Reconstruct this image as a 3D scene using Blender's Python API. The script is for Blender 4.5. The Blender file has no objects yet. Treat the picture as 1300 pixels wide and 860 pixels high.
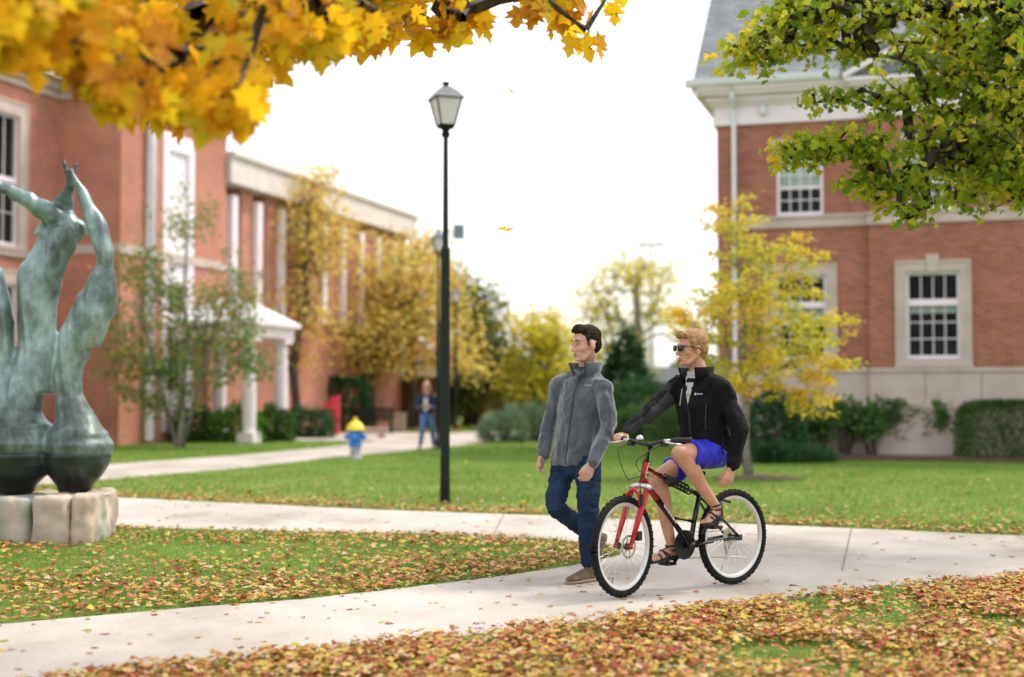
import bpy, math, random
import numpy as np
from mathutils import Vector, Matrix, noise as mnoise
from mathutils.geometry import tessellate_polygon

random.seed(7)
RNG = np.random.default_rng(11)
SC = bpy.context.scene
COL = SC.collection
rad = math.radians

# ------------------------------------------------------------------ camera
CAM_H = 1.34
FPX = 1805.6
PITCH = math.atan((502 - 430) / FPX)
cam_data = bpy.data.cameras.new('camera')
cam = bpy.data.objects.new('camera', cam_data)
COL.objects.link(cam)
cam.location = (0, 0, CAM_H)
cam.rotation_euler = (math.pi / 2 + PITCH, 0, 0)
cam_data.sensor_width = 36
cam_data.lens = 50
cam_data.clip_start = 0.1
cam_data.clip_end = 2000
cam_data.dof.use_dof = True
cam_data.dof.focus_distance = 9.75
cam_data.dof.aperture_fstop = 1.02
SC.camera = cam

# ------------------------------------------------------------------ sky and sun
SUN_EL, SUN_AZ = rad(56), rad(62)       # azimuth from +Y towards +X
world = bpy.data.worlds.new('World')
SC.world = world
world.use_nodes = True
wt = world.node_tree
wt.nodes.clear()
w_out = wt.nodes.new('ShaderNodeOutputWorld')
w_sky = wt.nodes.new('ShaderNodeTexSky')
w_sky.sky_type = 'NISHITA'
w_sky.sun_disc = False
w_sky.sun_elevation = SUN_EL
w_sky.sun_rotation = SUN_AZ
w_sky.air_density = 1.0
w_sky.dust_density = 4.0
w_b1 = wt.nodes.new('ShaderNodeBackground')
w_b1.inputs['Strength'].default_value = 0.06
w_b2 = wt.nodes.new('ShaderNodeBackground')     # the even white cloud deck
w_b2.inputs['Color'].default_value = (1.0, 0.985, 0.96, 1)
w_b2.inputs['Strength'].default_value = 0.60
w_add = wt.nodes.new('ShaderNodeAddShader')
wt.links.new(w_sky.outputs[0], w_b1.inputs['Color'])
wt.links.new(w_b1.outputs[0], w_add.inputs[0])
wt.links.new(w_b2.outputs[0], w_add.inputs[1])
wt.links.new(w_add.outputs[0], w_out.inputs['Surface'])

sun_data = bpy.data.lights.new('sun', 'SUN')
sun_data.energy = 1.5
sun_data.angle = rad(10)
sun_data.color = (1.0, 0.94, 0.84)
sun = bpy.data.objects.new('sun', sun_data)
COL.objects.link(sun)
sd = Vector((math.sin(SUN_AZ) * math.cos(SUN_EL), math.cos(SUN_AZ) * math.cos(SUN_EL), math.sin(SUN_EL)))
sun.rotation_euler = sd.to_track_quat('Z', 'Y').to_euler()

SC.view_settings.view_transform = 'Standard'
SC.view_settings.look = 'None'
SC.view_settings.gamma = 1.0
SC.view_settings.exposure = 0.95
SC.view_settings.use_curve_mapping = False
SC.render.engine = 'CYCLES'
SC.cycles.use_denoising = True
SC.cycles.max_bounces = 8
SC.cycles.transparent_max_bounces = 12

# ------------------------------------------------------------------ helpers
def V(*a):
    return Vector(a)

def P(x, y, Y):
    """world point seen at photo pixel (x, y) at distance Y along +Y"""
    u = (x - 650) / FPX
    v = (430 - y) / FPX
    c, s = math.cos(PITCH), math.sin(PITCH)
    d = Vector((u, c - v * s, s + v * c))
    k = Y / d.y
    return Vector((d.x * k, Y, CAM_H + d.z * k))

def G(x, y, z=0.0):
    """ground point seen at photo pixel"""
    u = (x - 650) / FPX
    v = (430 - y) / FPX
    c, s = math.cos(PITCH), math.sin(PITCH)
    d = Vector((u, c - v * s, s + v * c))
    k = (z - CAM_H) / d.z
    return Vector((d.x * k, d.y * k, z))

ORG = {}

def tag(o, label=None, cat=None, group=None, kind=None):
    if label: o['label'] = label
    if cat: o['category'] = cat
    if group: o['group'] = group
    if kind: o['kind'] = kind
    return o

def thing(name, label, cat, base=(0, 0, 0), group=None):
    o = bpy.data.objects.new(name, None)
    o.empty_display_size = 0.2
    COL.objects.link(o)
    o.location = base
    ORG[o] = Vector(base)
    return tag(o, label, cat, group)

def frame_from(d):
    d = Vector(d).normalized()
    a = Vector((0, 0, 1)) if abs(d.z) < 0.95 else Vector((0, 1, 0))
    x = d.cross(a).normalized()
    y = x.cross(d).normalized()
    return x, y, d

class MB:
    def __init__(self):
        self.v = []; self.f = []; self.mi = []; self.cur = 0
    def add(self, verts, faces):
        n = len(self.v)
        self.v.extend([tuple(p) for p in verts])
        self.f.extend([tuple(i + n for i in f) for f in faces])
        self.mi.extend([self.cur] * len(faces))
        return self
    def box(self, c, ax, ay, az):
        """centre and three half-axis vectors"""
        c, ax, ay, az = map(Vector, (c, ax, ay, az))
        vs = [c + sx * ax + sy * ay + sz * az for sx in (-1, 1) for sy in (-1, 1) for sz in (-1, 1)]
        fs = [(0, 1, 3, 2), (4, 6, 7, 5), (0, 4, 5, 1), (2, 3, 7, 6), (0, 2, 6, 4), (1, 5, 7, 3)]
        if ax.cross(ay).dot(az) < 0: fs = [tuple(reversed(f)) for f in fs]
        return self.add(vs, fs)
    def abox(self, x0, x1, y0, y1, z0, z1):
        return self.box(((x0+x1)/2, (y0+y1)/2, (z0+z1)/2), ((x1-x0)/2, 0, 0), (0, (y1-y0)/2, 0), (0, 0, (z1-z0)/2))
    def rings(self, rings, cap=True, closed=True):
        n = len(rings[0]); base = len(self.v)
        for r in rings: self.v.extend([tuple(p) for p in r])
        fs = []
        for i in range(len(rings) - 1):
            for j in range(n if closed else n - 1):
                k = (j + 1) % n
                fs.append((base+i*n+j, base+i*n+k, base+(i+1)*n+k, base+(i+1)*n+j))
        if cap:
            fs.append(tuple(base + j for j in reversed(range(n))))
            fs.append(tuple(base + (len(rings)-1)*n + j for j in range(n)))
        self.f.extend(fs); self.mi.extend([self.cur] * len(fs))
        return self
    def tube(self, pts, rs, n=8, cap=True, loop=False):
        pts = [Vector(p) for p in pts]
        if not hasattr(rs, '__len__'): rs = [rs] * len(pts)
        m = len(pts); rings = []; px = None
        for i, p in enumerate(pts):
            if loop: d = pts[(i+1) % m] - pts[i-1]
            else: d = pts[min(i+1, m-1)] - pts[max(i-1, 0)]
            if d.length < 1e-9: d = Vector((0, 0, 1))
            d.normalize()
            if px is None: x, y, _ = frame_from(d)
            else:
                x = px - d * px.dot(d)
                if x.length < 1e-6: x = frame_from(d)[0]
                x.normalize(); y = d.cross(x)
            px = x
            rings.append([p + (x * math.cos(2*math.pi*j/n) + y * math.sin(2*math.pi*j/n)) * rs[i] for j in range(n)])
        if loop:
            rings.append(rings[0])
            return self.rings(rings, cap=False)
        return self.rings(rings, cap=cap)
    def capsule(self, p0, p1, r0, r1, n=12):
        return self.chain([p0, p1], [r0, r1], n)
    def chain(self, pts, rs, n=14):
        """tube with rounded ends"""
        pts = [Vector(p) for p in pts]; rs = list(rs)
        d0 = (pts[0] - pts[1]).normalized(); d1 = (pts[-1] - pts[-2]).normalized()
        P_, R_ = [], []
        for a in (80, 55, 28):
            P_.append(pts[0] + d0 * rs[0] * math.sin(rad(a))); R_.append(rs[0] * math.cos(rad(a)))
        # smooth interior
        m = len(pts)
        for i in range(m):
            P_.append(pts[i]); R_.append(rs[i])
            if i < m - 1 and m > 2:
                a, b = pts[i], pts[i+1]
                pa = pts[i-1] if i > 0 else a; pb = pts[i+2] if i+2 < m else b
                q = (a + b) * 0.5625 - (pa + pb) * 0.0625
                P_.append(q); R_.append((rs[i] + rs[i+1]) / 2)
        for a in (28, 55, 80):
            P_.append(pts[-1] + d1 * rs[-1] * math.sin(rad(a))); R_.append(rs[-1] * math.cos(rad(a)))
        return self.tube(P_, R_, n)
    def ell(self, c, a, b, d, n=16, m=10):
        c, a, b, d = map(Vector, (c, a, b, d))
        if a.cross(b).dot(d) < 0: b = -b
        rings = []
        for i in range(m + 1):
            t = -math.pi/2 + 0.08 + (math.pi - 0.16) * i / m
            rings.append([c + d * math.sin(t) + (a * math.cos(2*math.pi*j/n) + b * math.sin(2*math.pi*j/n)) * math.cos(t) for j in range(n)])
        return self.rings(rings)
    def sph(self, c, r, n=12, m=8):
        return self.ell(c, (r, 0, 0), (0, r, 0), (0, 0, r), n, m)
    def loft(self, secs, n=24, e=2.3, cap=True):
        """secs: (centre, half axis A, half axis B) super-ellipse rings"""
        rings = []
        for c, a, b in secs:
            c, a, b = map(Vector, (c, a, b)); r = []
            for j in range(n):
                t = 2 * math.pi * j / n; ct, st = math.cos(t), math.sin(t)
                r.append(c + a * math.copysign(abs(ct) ** (2/e), ct) + b * math.copysign(abs(st) ** (2/e), st))
            rings.append(r)
        return self.rings(rings, cap=cap)
    def lathe(self, c, prof, n=20, axis=(0, 0, 1), cap=True):
        x, y, d = frame_from(axis); c = Vector(c)
        return self.rings([[c + d*h + (x*math.cos(2*math.pi*j/n) + y*math.sin(2*math.pi*j/n)) * max(r, 1e-4) for j in range(n)] for r, h in prof], cap=cap)
    def prism(self, poly, off):
        """closed polygon (list of 3D points) extruded by off"""
        poly = [Vector(p) for p in poly]; off = Vector(off); n = len(poly)
        nn = sum(((poly[i]-poly[0]).cross(poly[(i+1) % n]-poly[0]) for i in range(n)), Vector())
        if nn.dot(off) < 0: poly.reverse()
        vs = poly + [p + off for p in poly]
        fs = [tuple(reversed(range(n))), tuple(range(n, 2*n))] + [(i, (i+1) % n, n + (i+1) % n, n + i) for i in range(n)]
        return self.add(vs, fs)
    def mesh(self, name, org=Vector((0, 0, 0)), mats=(), smooth=False, uv=True):
        me = bpy.data.meshes.new(name)
        v = np.array(self.v, dtype=np.float64).reshape(-1, 3) - np.array(org)
        me.from_pydata(v.tolist(), [], self.f)
        for m in mats: me.materials.append(m)
        if len(mats) > 1: me.polygons.foreach_set('material_index', self.mi)
        if smooth: me.polygons.foreach_set('use_smooth', [True] * len(me.polygons))
        if uv: box_uv(me, org)
        me.update()
        return me
    def build(self, name, mat, parent=None, smooth=False, org=None, uv=True):
        if parent is not None: org = ORG[parent]
        org = Vector(org) if org is not None else Vector((0, 0, 0))
        mats = mat if isinstance(mat, (list, tuple)) else [mat]
        o = bpy.data.objects.new(name, self.mesh(name, org, mats, smooth, uv))
        COL.objects.link(o)
        if parent is not None: o.parent = parent
        else: o.location = org
        ORG[o] = org
        return o

def box_uv(me, org=(0, 0, 0)):
    if not me.loops: return
    uvl = me.uv_layers.new(name='uv')
    nl = len(me.loops); npoly = len(me.polygons)
    vi = np.zeros(nl, dtype=np.int32); me.loops.foreach_get('vertex_index', vi)
    co = np.zeros(len(me.vertices)*3); me.vertices.foreach_get('co', co); co = co.reshape(-1, 3) + np.array(org)
    no = np.zeros(npoly*3); me.polygons.foreach_get('normal', no); no = no.reshape(-1, 3)
    lt = np.zeros(npoly, dtype=np.int32); me.polygons.foreach_get('loop_total', lt)
    nf = np.repeat(no, lt, axis=0); p = co[vi]
    hl = np.hypot(nf[:, 0], nf[:, 1]); hor = hl < 0.25
    hl[hl < 1e-6] = 1
    tx, ty = -nf[:, 1]/hl, nf[:, 0]/hl
    u = p[:, 0]*tx + p[:, 1]*ty
    s = np.hypot(nf[:, 0], nf[:, 1]); s[s < 0.3] = 1
    w = p[:, 2] / s
    u = np.where(hor, p[:, 0], u); w = np.where(hor, p[:, 1], w)
    uvl.data.foreach_set('uv', np.stack([u, w], 1).ravel())

def copy_tree(o, parent=None, loc=None, rz=None):
    c = o.copy(); COL.objects.link(c)
    if parent: c.parent = parent
    if loc is not None: c.location = loc
    if rz is not None: c.rotation_euler = (0, 0, rz)
    for ch in list(o.children): copy_tree(ch, c)
    return c

# ------------------------------------------------------------------ materials
def new_mat(name):
    m = bpy.data.materials.new(name); m.use_nodes = True
    nt = m.node_tree; nt.nodes.clear()
    out = nt.nodes.new('ShaderNodeOutputMaterial')
    return m, nt, out

def N(nt, typ, **kw):
    n = nt.nodes.new(typ)
    for k, v in kw.items():
        if k.startswith('i_'):
            n.inputs[k[2:].replace('_', ' ')].default_value = v
        else: setattr(n, k, v)
    return n

def ramp(nt, cols):
    r = nt.nodes.new('ShaderNodeValToRGB')
    e = r.color_ramp.elements
    while len(e) < len(cols): e.new(0.5)
    for i, (p, c) in enumerate(cols):
        e[i].position = p; e[i].color = (*c, 1)
    return r

def pm(name, c1, c2=None, rough=0.6, scale=8.0, bump=0.0, bscale=None, metal=0.0, detail=4.0, spec=0.5, coord='Object', sheen=0.0, dist=0.01, contrast=(0.35, 0.65), trans=None):
    m, nt, out = new_mat(name)
    b = N(nt, 'ShaderNodeBsdfPrincipled')
    b.inputs['Roughness'].default_value = rough
    b.inputs['Metallic'].default_value = metal
    b.inputs['Specular IOR Level'].default_value = spec
    if sheen: b.inputs['Sheen Weight'].default_value = sheen
    tc = N(nt, 'ShaderNodeTexCoord')
    if c2 is None:
        c2 = tuple(min(1, x * 1.12) for x in c1); c1 = tuple(x * 0.9 for x in c1)
    no = N(nt, 'ShaderNodeTexNoise'); no.inputs['Scale'].default_value = scale; no.inputs['Detail'].default_value = detail
    nt.links.new(tc.outputs[coord], no.inputs['Vector'])
    r = ramp(nt, [(contrast[0], c1), (contrast[1], c2)])
    nt.links.new(no.outputs['Fac'], r.inputs[0])
    nt.links.new(r.outputs[0], b.inputs['Base Color'])
    if bump:
        n2 = N(nt, 'ShaderNodeTexNoise'); n2.inputs['Scale'].default_value = bscale or scale * 4; n2.inputs['Detail'].default_value = 4
        nt.links.new(tc.outputs[coord], n2.inputs['Vector'])
        bp = N(nt, 'ShaderNodeBump'); bp.inputs['Strength'].default_value = bump; bp.inputs['Distance'].default_value = dist
        nt.links.new(n2.outputs['Fac'], bp.inputs['Height'])
        nt.links.new(bp.outputs[0], b.inputs['Normal'])
    nt.links.new(b.outputs[0], out.inputs['Surface'])
    return m

def leaf_mat(name, cols, scale=1.2, mixn=0.5, trans=0.45, rough=0.6, veins=0.0):
    """colour per leaf (random per island) mixed with a slow drift through the crown"""
    m, nt, out = new_mat(name)
    geo = N(nt, 'ShaderNodeNewGeometry')
    tc = N(nt, 'ShaderNodeTexCoord')
    no = N(nt, 'ShaderNodeTexNoise'); no.inputs['Scale'].default_value = scale; no.inputs['Detail'].default_value = 2
    nt.links.new(tc.outputs['Object'], no.inputs['Vector'])
    mr = N(nt, 'ShaderNodeMapRange'); mr.inputs['From Min'].default_value = 0.3; mr.inputs['From Max'].default_value = 0.7
    nt.links.new(no.outputs['Fac'], mr.inputs['Value'])
    mx = N(nt, 'ShaderNodeMix'); mx.inputs['Factor'].default_value = mixn
    nt.links.new(geo.outputs['Random Per Island'], mx.inputs['A'])
    nt.links.new(mr.outputs[0], mx.inputs['B'])
    r = ramp(nt, [(i / (len(cols) - 1), c) for i, c in enumerate(cols)])
    src = mx.outputs['Result']
    if veins:
        n3 = N(nt, 'ShaderNodeTexNoise'); n3.inputs['Scale'].default_value = 28; n3.inputs['Detail'].default_value = 3
        nt.links.new(tc.outputs['Object'], n3.inputs['Vector'])
        ma = N(nt, 'ShaderNodeMath', operation='MULTIPLY_ADD'); ma.inputs[1].default_value = veins; 
        nt.links.new(n3.outputs['Fac'], ma.inputs[0])
        sb = N(nt, 'ShaderNodeMath', operation='SUBTRACT'); sb.inputs[1].default_value = veins / 2
        nt.links.new(src, sb.inputs[0]); nt.links.new(sb.outputs[0], ma.inputs[2])
        src = ma.outputs[0]
    nt.links.new(src, r.inputs[0])
    d = N(nt, 'ShaderNodeBsdfPrincipled'); d.inputs['Roughness'].default_value = rough
    d.inputs['Specular IOR Level'].default_value = 0.25
    t = N(nt, 'ShaderNodeBsdfTranslucent')
    nt.links.new(r.outputs[0], d.inputs['Base Color']); nt.links.new(r.outputs[0], t.inputs['Color'])
    ms = N(nt, 'ShaderNodeMixShader'); ms.inputs[0].default_value = trans
    nt.links.new(d.outputs[0], ms.inputs[1]); nt.links.new(t.outputs[0], ms.inputs[2])
    nt.links.new(ms.outputs[0], out.inputs['Surface'])
    return m

def brick_mat(name, c1, c2, mortar, bw=0.203, bh=0.066):
    m, nt, out = new_mat(name)
    b = N(nt, 'ShaderNodeBsdfPrincipled'); b.inputs['Roughness'].default_value = 0.85
    uv = N(nt, 'ShaderNodeUVMap')
    br = N(nt, 'ShaderNodeTexBrick')
    br.inputs['Scale'].default_value = 1.0
    br.inputs['Brick Width'].default_value = bw; br.inputs['Row Height'].default_value = bh
    br.inputs['Mortar Size'].default_value = 0.007; br.inputs['Mortar Smooth'].default_value = 0.3
    br.inputs['Bias'].default_value = -0.1
    br.inputs['Color1'].default_value = (*c1, 1); br.inputs['Color2'].default_value = (*c2, 1)
    br.inputs['Mortar'].default_value = (*mortar, 1)
    nt.links.new(uv.outputs[0], br.inputs['Vector'])
    no = N(nt, 'ShaderNodeTexNoise'); no.inputs['Scale'].default_value = 0.9; no.inputs['Detail'].default_value = 5
    nt.links.new(uv.outputs[0], no.inputs['Vector'])
    mr = N(nt, 'ShaderNodeMapRange'); mr.inputs['From Min'].default_value = 0.3; mr.inputs['From Max'].default_value = 0.7
    mr.inputs['To Min'].default_value = 0.82; mr.inputs['To Max'].default_value = 1.15
    nt.links.new(no.outputs['Fac'], mr.inputs['Value'])
    mul = N(nt, 'ShaderNodeMix', data_type='RGBA', blend_type='MULTIPLY'); mul.inputs['Factor'].default_value = 1
    nt.links.new(br.outputs['Color'], mul.inputs['A']); nt.links.new(mr.outputs[0], mul.inputs['B'])
    nt.links.new(mul.outputs['Result'], b.inputs['Base Color'])
    bp = N(nt, 'ShaderNodeBump'); bp.inputs['Strength'].default_value = 0.5; bp.inputs['Distance'].default_value = 0.008; bp.invert = True
    nt.links.new(br.outputs['Fac'], bp.inputs['Height']); nt.links.new(bp.outputs[0], b.inputs['Normal'])
    nt.links.new(b.outputs[0], out.inputs['Surface'])
    return m

def glass_mat(name, col=(0.03, 0.035, 0.04), rough=0.06):
    m, nt, out = new_mat(name)
    b = N(nt, 'ShaderNodeBsdfPrincipled')
    b.inputs['Base Color'].default_value = (*col, 1); b.inputs['Roughness'].default_value = rough
    b.inputs['IOR'].default_value = 1.5
    t = N(nt, 'ShaderNodeBsdfTransparent')
    ms = N(nt, 'ShaderNodeMixShader'); ms.inputs[0].default_value = 0.22
    nt.links.new(b.outputs[0], ms.inputs[2]); nt.links.new(t.outputs[0], ms.inputs[1])
    nt.links.new(ms.outputs[0], out.inputs['Surface'])
    return m

M = {}
M['brick'] = brick_mat('red brick', (0.38, 0.115, 0.065), (0.22, 0.06, 0.036), (0.44, 0.31, 0.24))
M['brick_far'] = brick_mat('warm red brick', (0.50, 0.175, 0.105), (0.40, 0.13, 0.075), (0.56, 0.40, 0.32))
M['brick_dark'] = brick_mat('dark brown brick', (0.17, 0.05, 0.03), (0.12, 0.035, 0.022), (0.17, 0.10, 0.07))
M['stone'] = pm('limestone', (0.48, 0.385, 0.34), (0.57, 0.475, 0.43), 0.85, 1.6, 0.15, 30, coord='UV')
M['pale_stone'] = pm('pale stone', (0.60, 0.55, 0.52), (0.68, 0.63, 0.60), 0.85, 1.6, 0.1, 30, coord='UV')
M['white'] = pm('white painted trim', (0.80, 0.73, 0.79), (0.86, 0.79, 0.85), 0.45, 2.0, coord='UV')
M['white_metal'] = pm('white gutter metal', (0.68, 0.70, 0.77), (0.76, 0.78, 0.84), 0.35, 2.0)
M['glass'] = glass_mat('window glass')
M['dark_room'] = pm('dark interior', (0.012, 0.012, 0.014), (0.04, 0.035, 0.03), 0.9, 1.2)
M['blind'] = pm('pale green blind', (0.62, 0.76, 0.72), (0.72, 0.84, 0.80), 0.8, 3)
M['soil'] = pm('mulch', (0.055, 0.03, 0.022), (0.13, 0.07, 0.05), 0.95, 22, 0.8, 60)
M['bark_grey'] = pm('grey bark', (0.17, 0.15, 0.125), (0.31, 0.28, 0.245), 0.9, 14, 0.5, 40)
M['bark_dark'] = pm('dark bark', (0.04, 0.03, 0.022), (0.10, 0.075, 0.055), 0.9, 14, 0.5, 40)
M['black_metal'] = pm('black painted metal', (0.004, 0.005, 0.005), (0.008, 0.010, 0.009), 0.5, 6, spec=.25)
M['green_metal'] = pm('dark green painted metal', (0.003, 0.010, 0.006), (0.006, 0.018, 0.010), 0.5, 6, spec=.25)
M['skin'] = pm('skin', (0.52, 0.27, 0.19), (0.64, 0.37, 0.275), 0.5, 14, 0.08, 120, sheen=0.0)
M['skin2'] = pm('tanned skin', (0.50, 0.24, 0.155), (0.62, 0.325, 0.215), 0.45, 12, 0.08, 120)

def slate_mat():
    m, nt, out = new_mat('slate shingles')
    b = N(nt, 'ShaderNodeBsdfPrincipled'); b.inputs['Roughness'].default_value = 0.8
    uv = N(nt, 'ShaderNodeUVMap')
    br = N(nt, 'ShaderNodeTexBrick'); br.inputs['Scale'].default_value = 1
    br.inputs['Brick Width'].default_value = 0.28; br.inputs['Row Height'].default_value = 0.14
    br.inputs['Mortar Size'].default_value = 0.008
    br.inputs['Color1'].default_value = (0.15, 0.165, 0.185, 1); br.inputs['Color2'].default_value = (0.24, 0.255, 0.275, 1)
    br.inputs['Mortar'].default_value = (0.07, 0.08, 0.09, 1)
    nt.links.new(uv.outputs[0], br.inputs['Vector'])
    nt.links.new(br.outputs['Color'], b.inputs['Base Color'])
    nt.links.new(b.outputs[0], out.inputs['Surface'])
    return m
M['slate'] = slate_mat()

def ground_mat():
    m, nt, out = new_mat('lawn turf')
    b = N(nt, 'ShaderNodeBsdfPrincipled'); b.inputs['Roughness'].default_value = 0.95; b.inputs['Specular IOR Level'].default_value = 0.1
    tc = N(nt, 'ShaderNodeTexCoord')
    n1 = N(nt, 'ShaderNodeTexNoise'); n1.inputs['Scale'].default_value = 0.45; n1.inputs['Detail'].default_value = 5
    n2 = N(nt, 'ShaderNodeTexNoise'); n2.inputs['Scale'].default_value = 38; n2.inputs['Detail'].default_value = 4
    nt.links.new(tc.outputs['Object'], n1.inputs['Vector']); nt.links.new(tc.outputs['Object'], n2.inputs['Vector'])
    mx = N(nt, 'ShaderNodeMix'); mx.inputs['Factor'].default_value = 0.5
    nt.links.new(n1.outputs['Fac'], mx.inputs['A']); nt.links.new(n2.outputs['Fac'], mx.inputs['B'])
    r = ramp(nt, [(0.35, (0.09, 0.13, 0.03)), (0.5, (0.15, 0.20, 0.045)), (0.65, (0.22, 0.25, 0.07))])
    nt.links.new(mx.outputs['Result'], r.inputs[0]); nt.links.new(r.outputs[0], b.inputs['Base Color'])
    bp = N(nt, 'ShaderNodeBump'); bp.inputs['Strength'].default_value = 0.6; bp.inputs['Distance'].default_value = 0.03
    nt.links.new(n2.outputs['Fac'], bp.inputs['Height']); nt.links.new(bp.outputs[0], b.inputs['Normal'])
    nt.links.new(b.outputs[0], out.inputs['Surface'])
    return m
M['turf'] = ground_mat()

def concrete_mat():
    m, nt, out = new_mat('path concrete')
    b = N(nt, 'ShaderNodeBsdfPrincipled'); b.inputs['Roughness'].default_value = 0.8; b.inputs['Specular IOR Level'].default_value = 0.3
    tc = N(nt, 'ShaderNodeTexCoord')
    mp = N(nt, 'ShaderNodeMapping'); mp.inputs['Scale'].default_value = (1, 0.6, 1); mp.inputs['Rotation'].default_value = (0, 0, 0.3)
    nt.links.new(tc.outputs['Object'], mp.inputs['Vector'])
    n1 = N(nt, 'ShaderNodeTexNoise'); n1.inputs['Scale'].default_value = 0.7; n1.inputs['Detail'].default_value = 8; n1.inputs['Roughness'].default_value = 0.62
    n2 = N(nt, 'ShaderNodeTexNoise'); n2.inputs['Scale'].default_value = 70; n2.inputs['Detail'].default_value = 3
    nt.links.new(mp.outputs[0], n1.inputs['Vector']); nt.links.new(tc.outputs['Object'], n2.inputs['Vector'])
    r = ramp(nt, [(0.3, (0.27, 0.23, 0.195)), (0.48, (0.42, 0.375, 0.33)), (0.64, (0.52, 0.47, 0.425))])
    nt.links.new(n1.outputs['Fac'], r.inputs[0])
    r2 = ramp(nt, [(0.3, (0.86, 0.86, 0.86)), (0.7, (1.08, 1.08, 1.08))])
    nt.links.new(n2.outputs['Fac'], r2.inputs[0])
    mul = N(nt, 'ShaderNodeMix', data_type='RGBA', blend_type='MULTIPLY'); mul.inputs['Factor'].default_value = 1
    nt.links.new(r.outputs[0], mul.inputs['A']); nt.links.new(r2.outputs[0], mul.inputs['B'])
    nt.links.new(mul.outputs['Result'], b.inputs['Base Color'])
    bp = N(nt, 'ShaderNodeBump'); bp.inputs['Strength'].default_value = 0.25; bp.inputs['Distance'].default_value = 0.004
    nt.links.new(n2.outputs['Fac'], bp.inputs['Height']); nt.links.new(bp.outputs[0], b.inputs['Normal'])
    nt.links.new(b.outputs[0], out.inputs['Surface'])
    return m
M['concrete'] = concrete_mat()
M['joint'] = pm('joint dirt', (0.18, 0.14, 0.11), (0.30, 0.25, 0.21), 0.95, 10)

# building axes: A runs away from the camera, B runs to the right and a little nearer
AX = Vector((0.285, 0.9585, 0))
BX = Vector((0.9585, -0.285, 0))
PATH_Z = 0.012
# ------------------------------------------------------------------ ground and paths
def flat_poly(name, pts, z, mat, kind='structure', thick=0.0, parent=None):
    pts = [Vector((p[0], p[1], z)) for p in pts]
    tris = tessellate_polygon([pts])
    mb = MB()
    area = sum(pts[i].x*pts[(i+1) % len(pts)].y - pts[(i+1) % len(pts)].x*pts[i].y for i in range(len(pts)))
    fs = []
    for t in tris:
        a, b, c = (pts[i] for i in t)
        fs.append(tuple(t) if (b-a).cross(c-a).z > 0 else tuple(reversed(t)))
    mb.add(pts, fs)
    if thick:
        n = len(pts); low = [p - Vector((0, 0, thick)) for p in pts]
        sf = []
        for i in range(n):
            j = (i+1) % n
            sf.append((i, n+i, n+j, j) if area > 0 else (j, n+j, n+i, i))
        mb.v = []; mb.f = []; mb.mi = []
        mb.add(pts + low, fs + sf)
    o = mb.build(name, mat, parent)
    if kind and parent is None: o['kind'] = kind
    return o

lawn = MB()
def grid_sheet(mb, x0, x1, y0, y1, z=0.0, n=2):
    mb.add([(x0, y0, z), (x1, y0, z), (x1, y1, z), (x0, y1, z)], [(0, 1, 2, 3)])
grid_sheet(lawn, -900, 900, -60, 1500)
tag(lawn.build('ground', M['turf']), kind='structure')

near_edge = [(-260, 905), (-60, 884), (119, 861), (246, 846), (404, 830), (500, 819), (650, 803), (800, 787), (896, 775), (1004, 762), (1069, 753), (1146, 744), (1300, 734), (1500, 724), (1750, 716)]
far_right = [(1750, 706), (1500, 693), (1300, 682), (1080, 672), (880, 664), (700, 656), (490, 649), (300, 640), (155, 633), (-60, 624), (-400, 612)]
mid_near = [(-400, 655), (-60, 664), (155, 671), (300, 675), (520, 679), (700, 686), (760, 693), (790, 701)]
mid_far = [(786, 707), (755, 714), (720, 721), (640, 733), (500, 750), (385, 763), (250, 773), (115, 785), (0, 795), (-120, 806), (-320, 824)]
W2 = lambda L: [(p.x, p.y) for p in (G(x, y) for x, y in L)]
main_path = W2(near_edge) + W2(far_right) + W2(mid_near) + W2(mid_far)
path_o = flat_poly('path', main_path, PATH_Z, M['concrete'], thick=0.05)
path_o.name = 'concrete_path'
far_up = [(-120, 606), (115, 592), (300, 579), (430, 567), (478, 561), (372, 560), (372, 550), (480, 549), (560, 551), (620, 548), (700, 545)]
far_lo = [(700, 556), (615, 563), (520, 573), (430, 581), (300, 596), (115, 611), (-120, 631)]
far_path = W2(far_up) + W2(far_lo)
flat_poly('garden_path', far_path, PATH_Z, M['concrete'], thick=0.05)

def joint(p0, p1, w=0.007):
    a, b = G(*p0), G(*p1); d = (b - a).normalized(); n = Vector((-d.y, d.x, 0)) * w
    mb = MB(); z = Vector((0, 0, PATH_Z + 0.003))
    mb.add([a - n + z, b - n + z, b + n + z, a + n + z], [(0, 1, 2, 3)])
    mb.build('joint', M['joint'], path_o)
joint((1081, 672.6), (1069, 727))
joint((560, 745), (500, 812)) if False else None
joint((1290, 683), (1420, 727))
joint((640, 654), (625, 683))

def in_poly(x, y, poly):
    inside = np.zeros(len(x), bool); n = len(poly)
    for i in range(n):
        x0, y0 = poly[i]; x1, y1 = poly[(i+1) % n]
        c = ((y0 > y) != (y1 > y)) & (x < (x1-x0)*(y-y0)/((y1-y0) or 1e-9) + x0)
        inside ^= c
    return inside

def seg_dist(x, y, line):
    d = np.full(len(x), 1e9)
    for (x0, y0), (x1, y1) in zip(line[:-1], line[1:]):
        dx, dy = x1-x0, y1-y0; L = dx*dx+dy*dy or 1e-9
        t = np.clip(((x-x0)*dx+(y-y0)*dy)/L, 0, 1)
        d = np.minimum(d, np.hypot(x-x0-t*dx, y-y0-t*dy))
    return d

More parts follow.
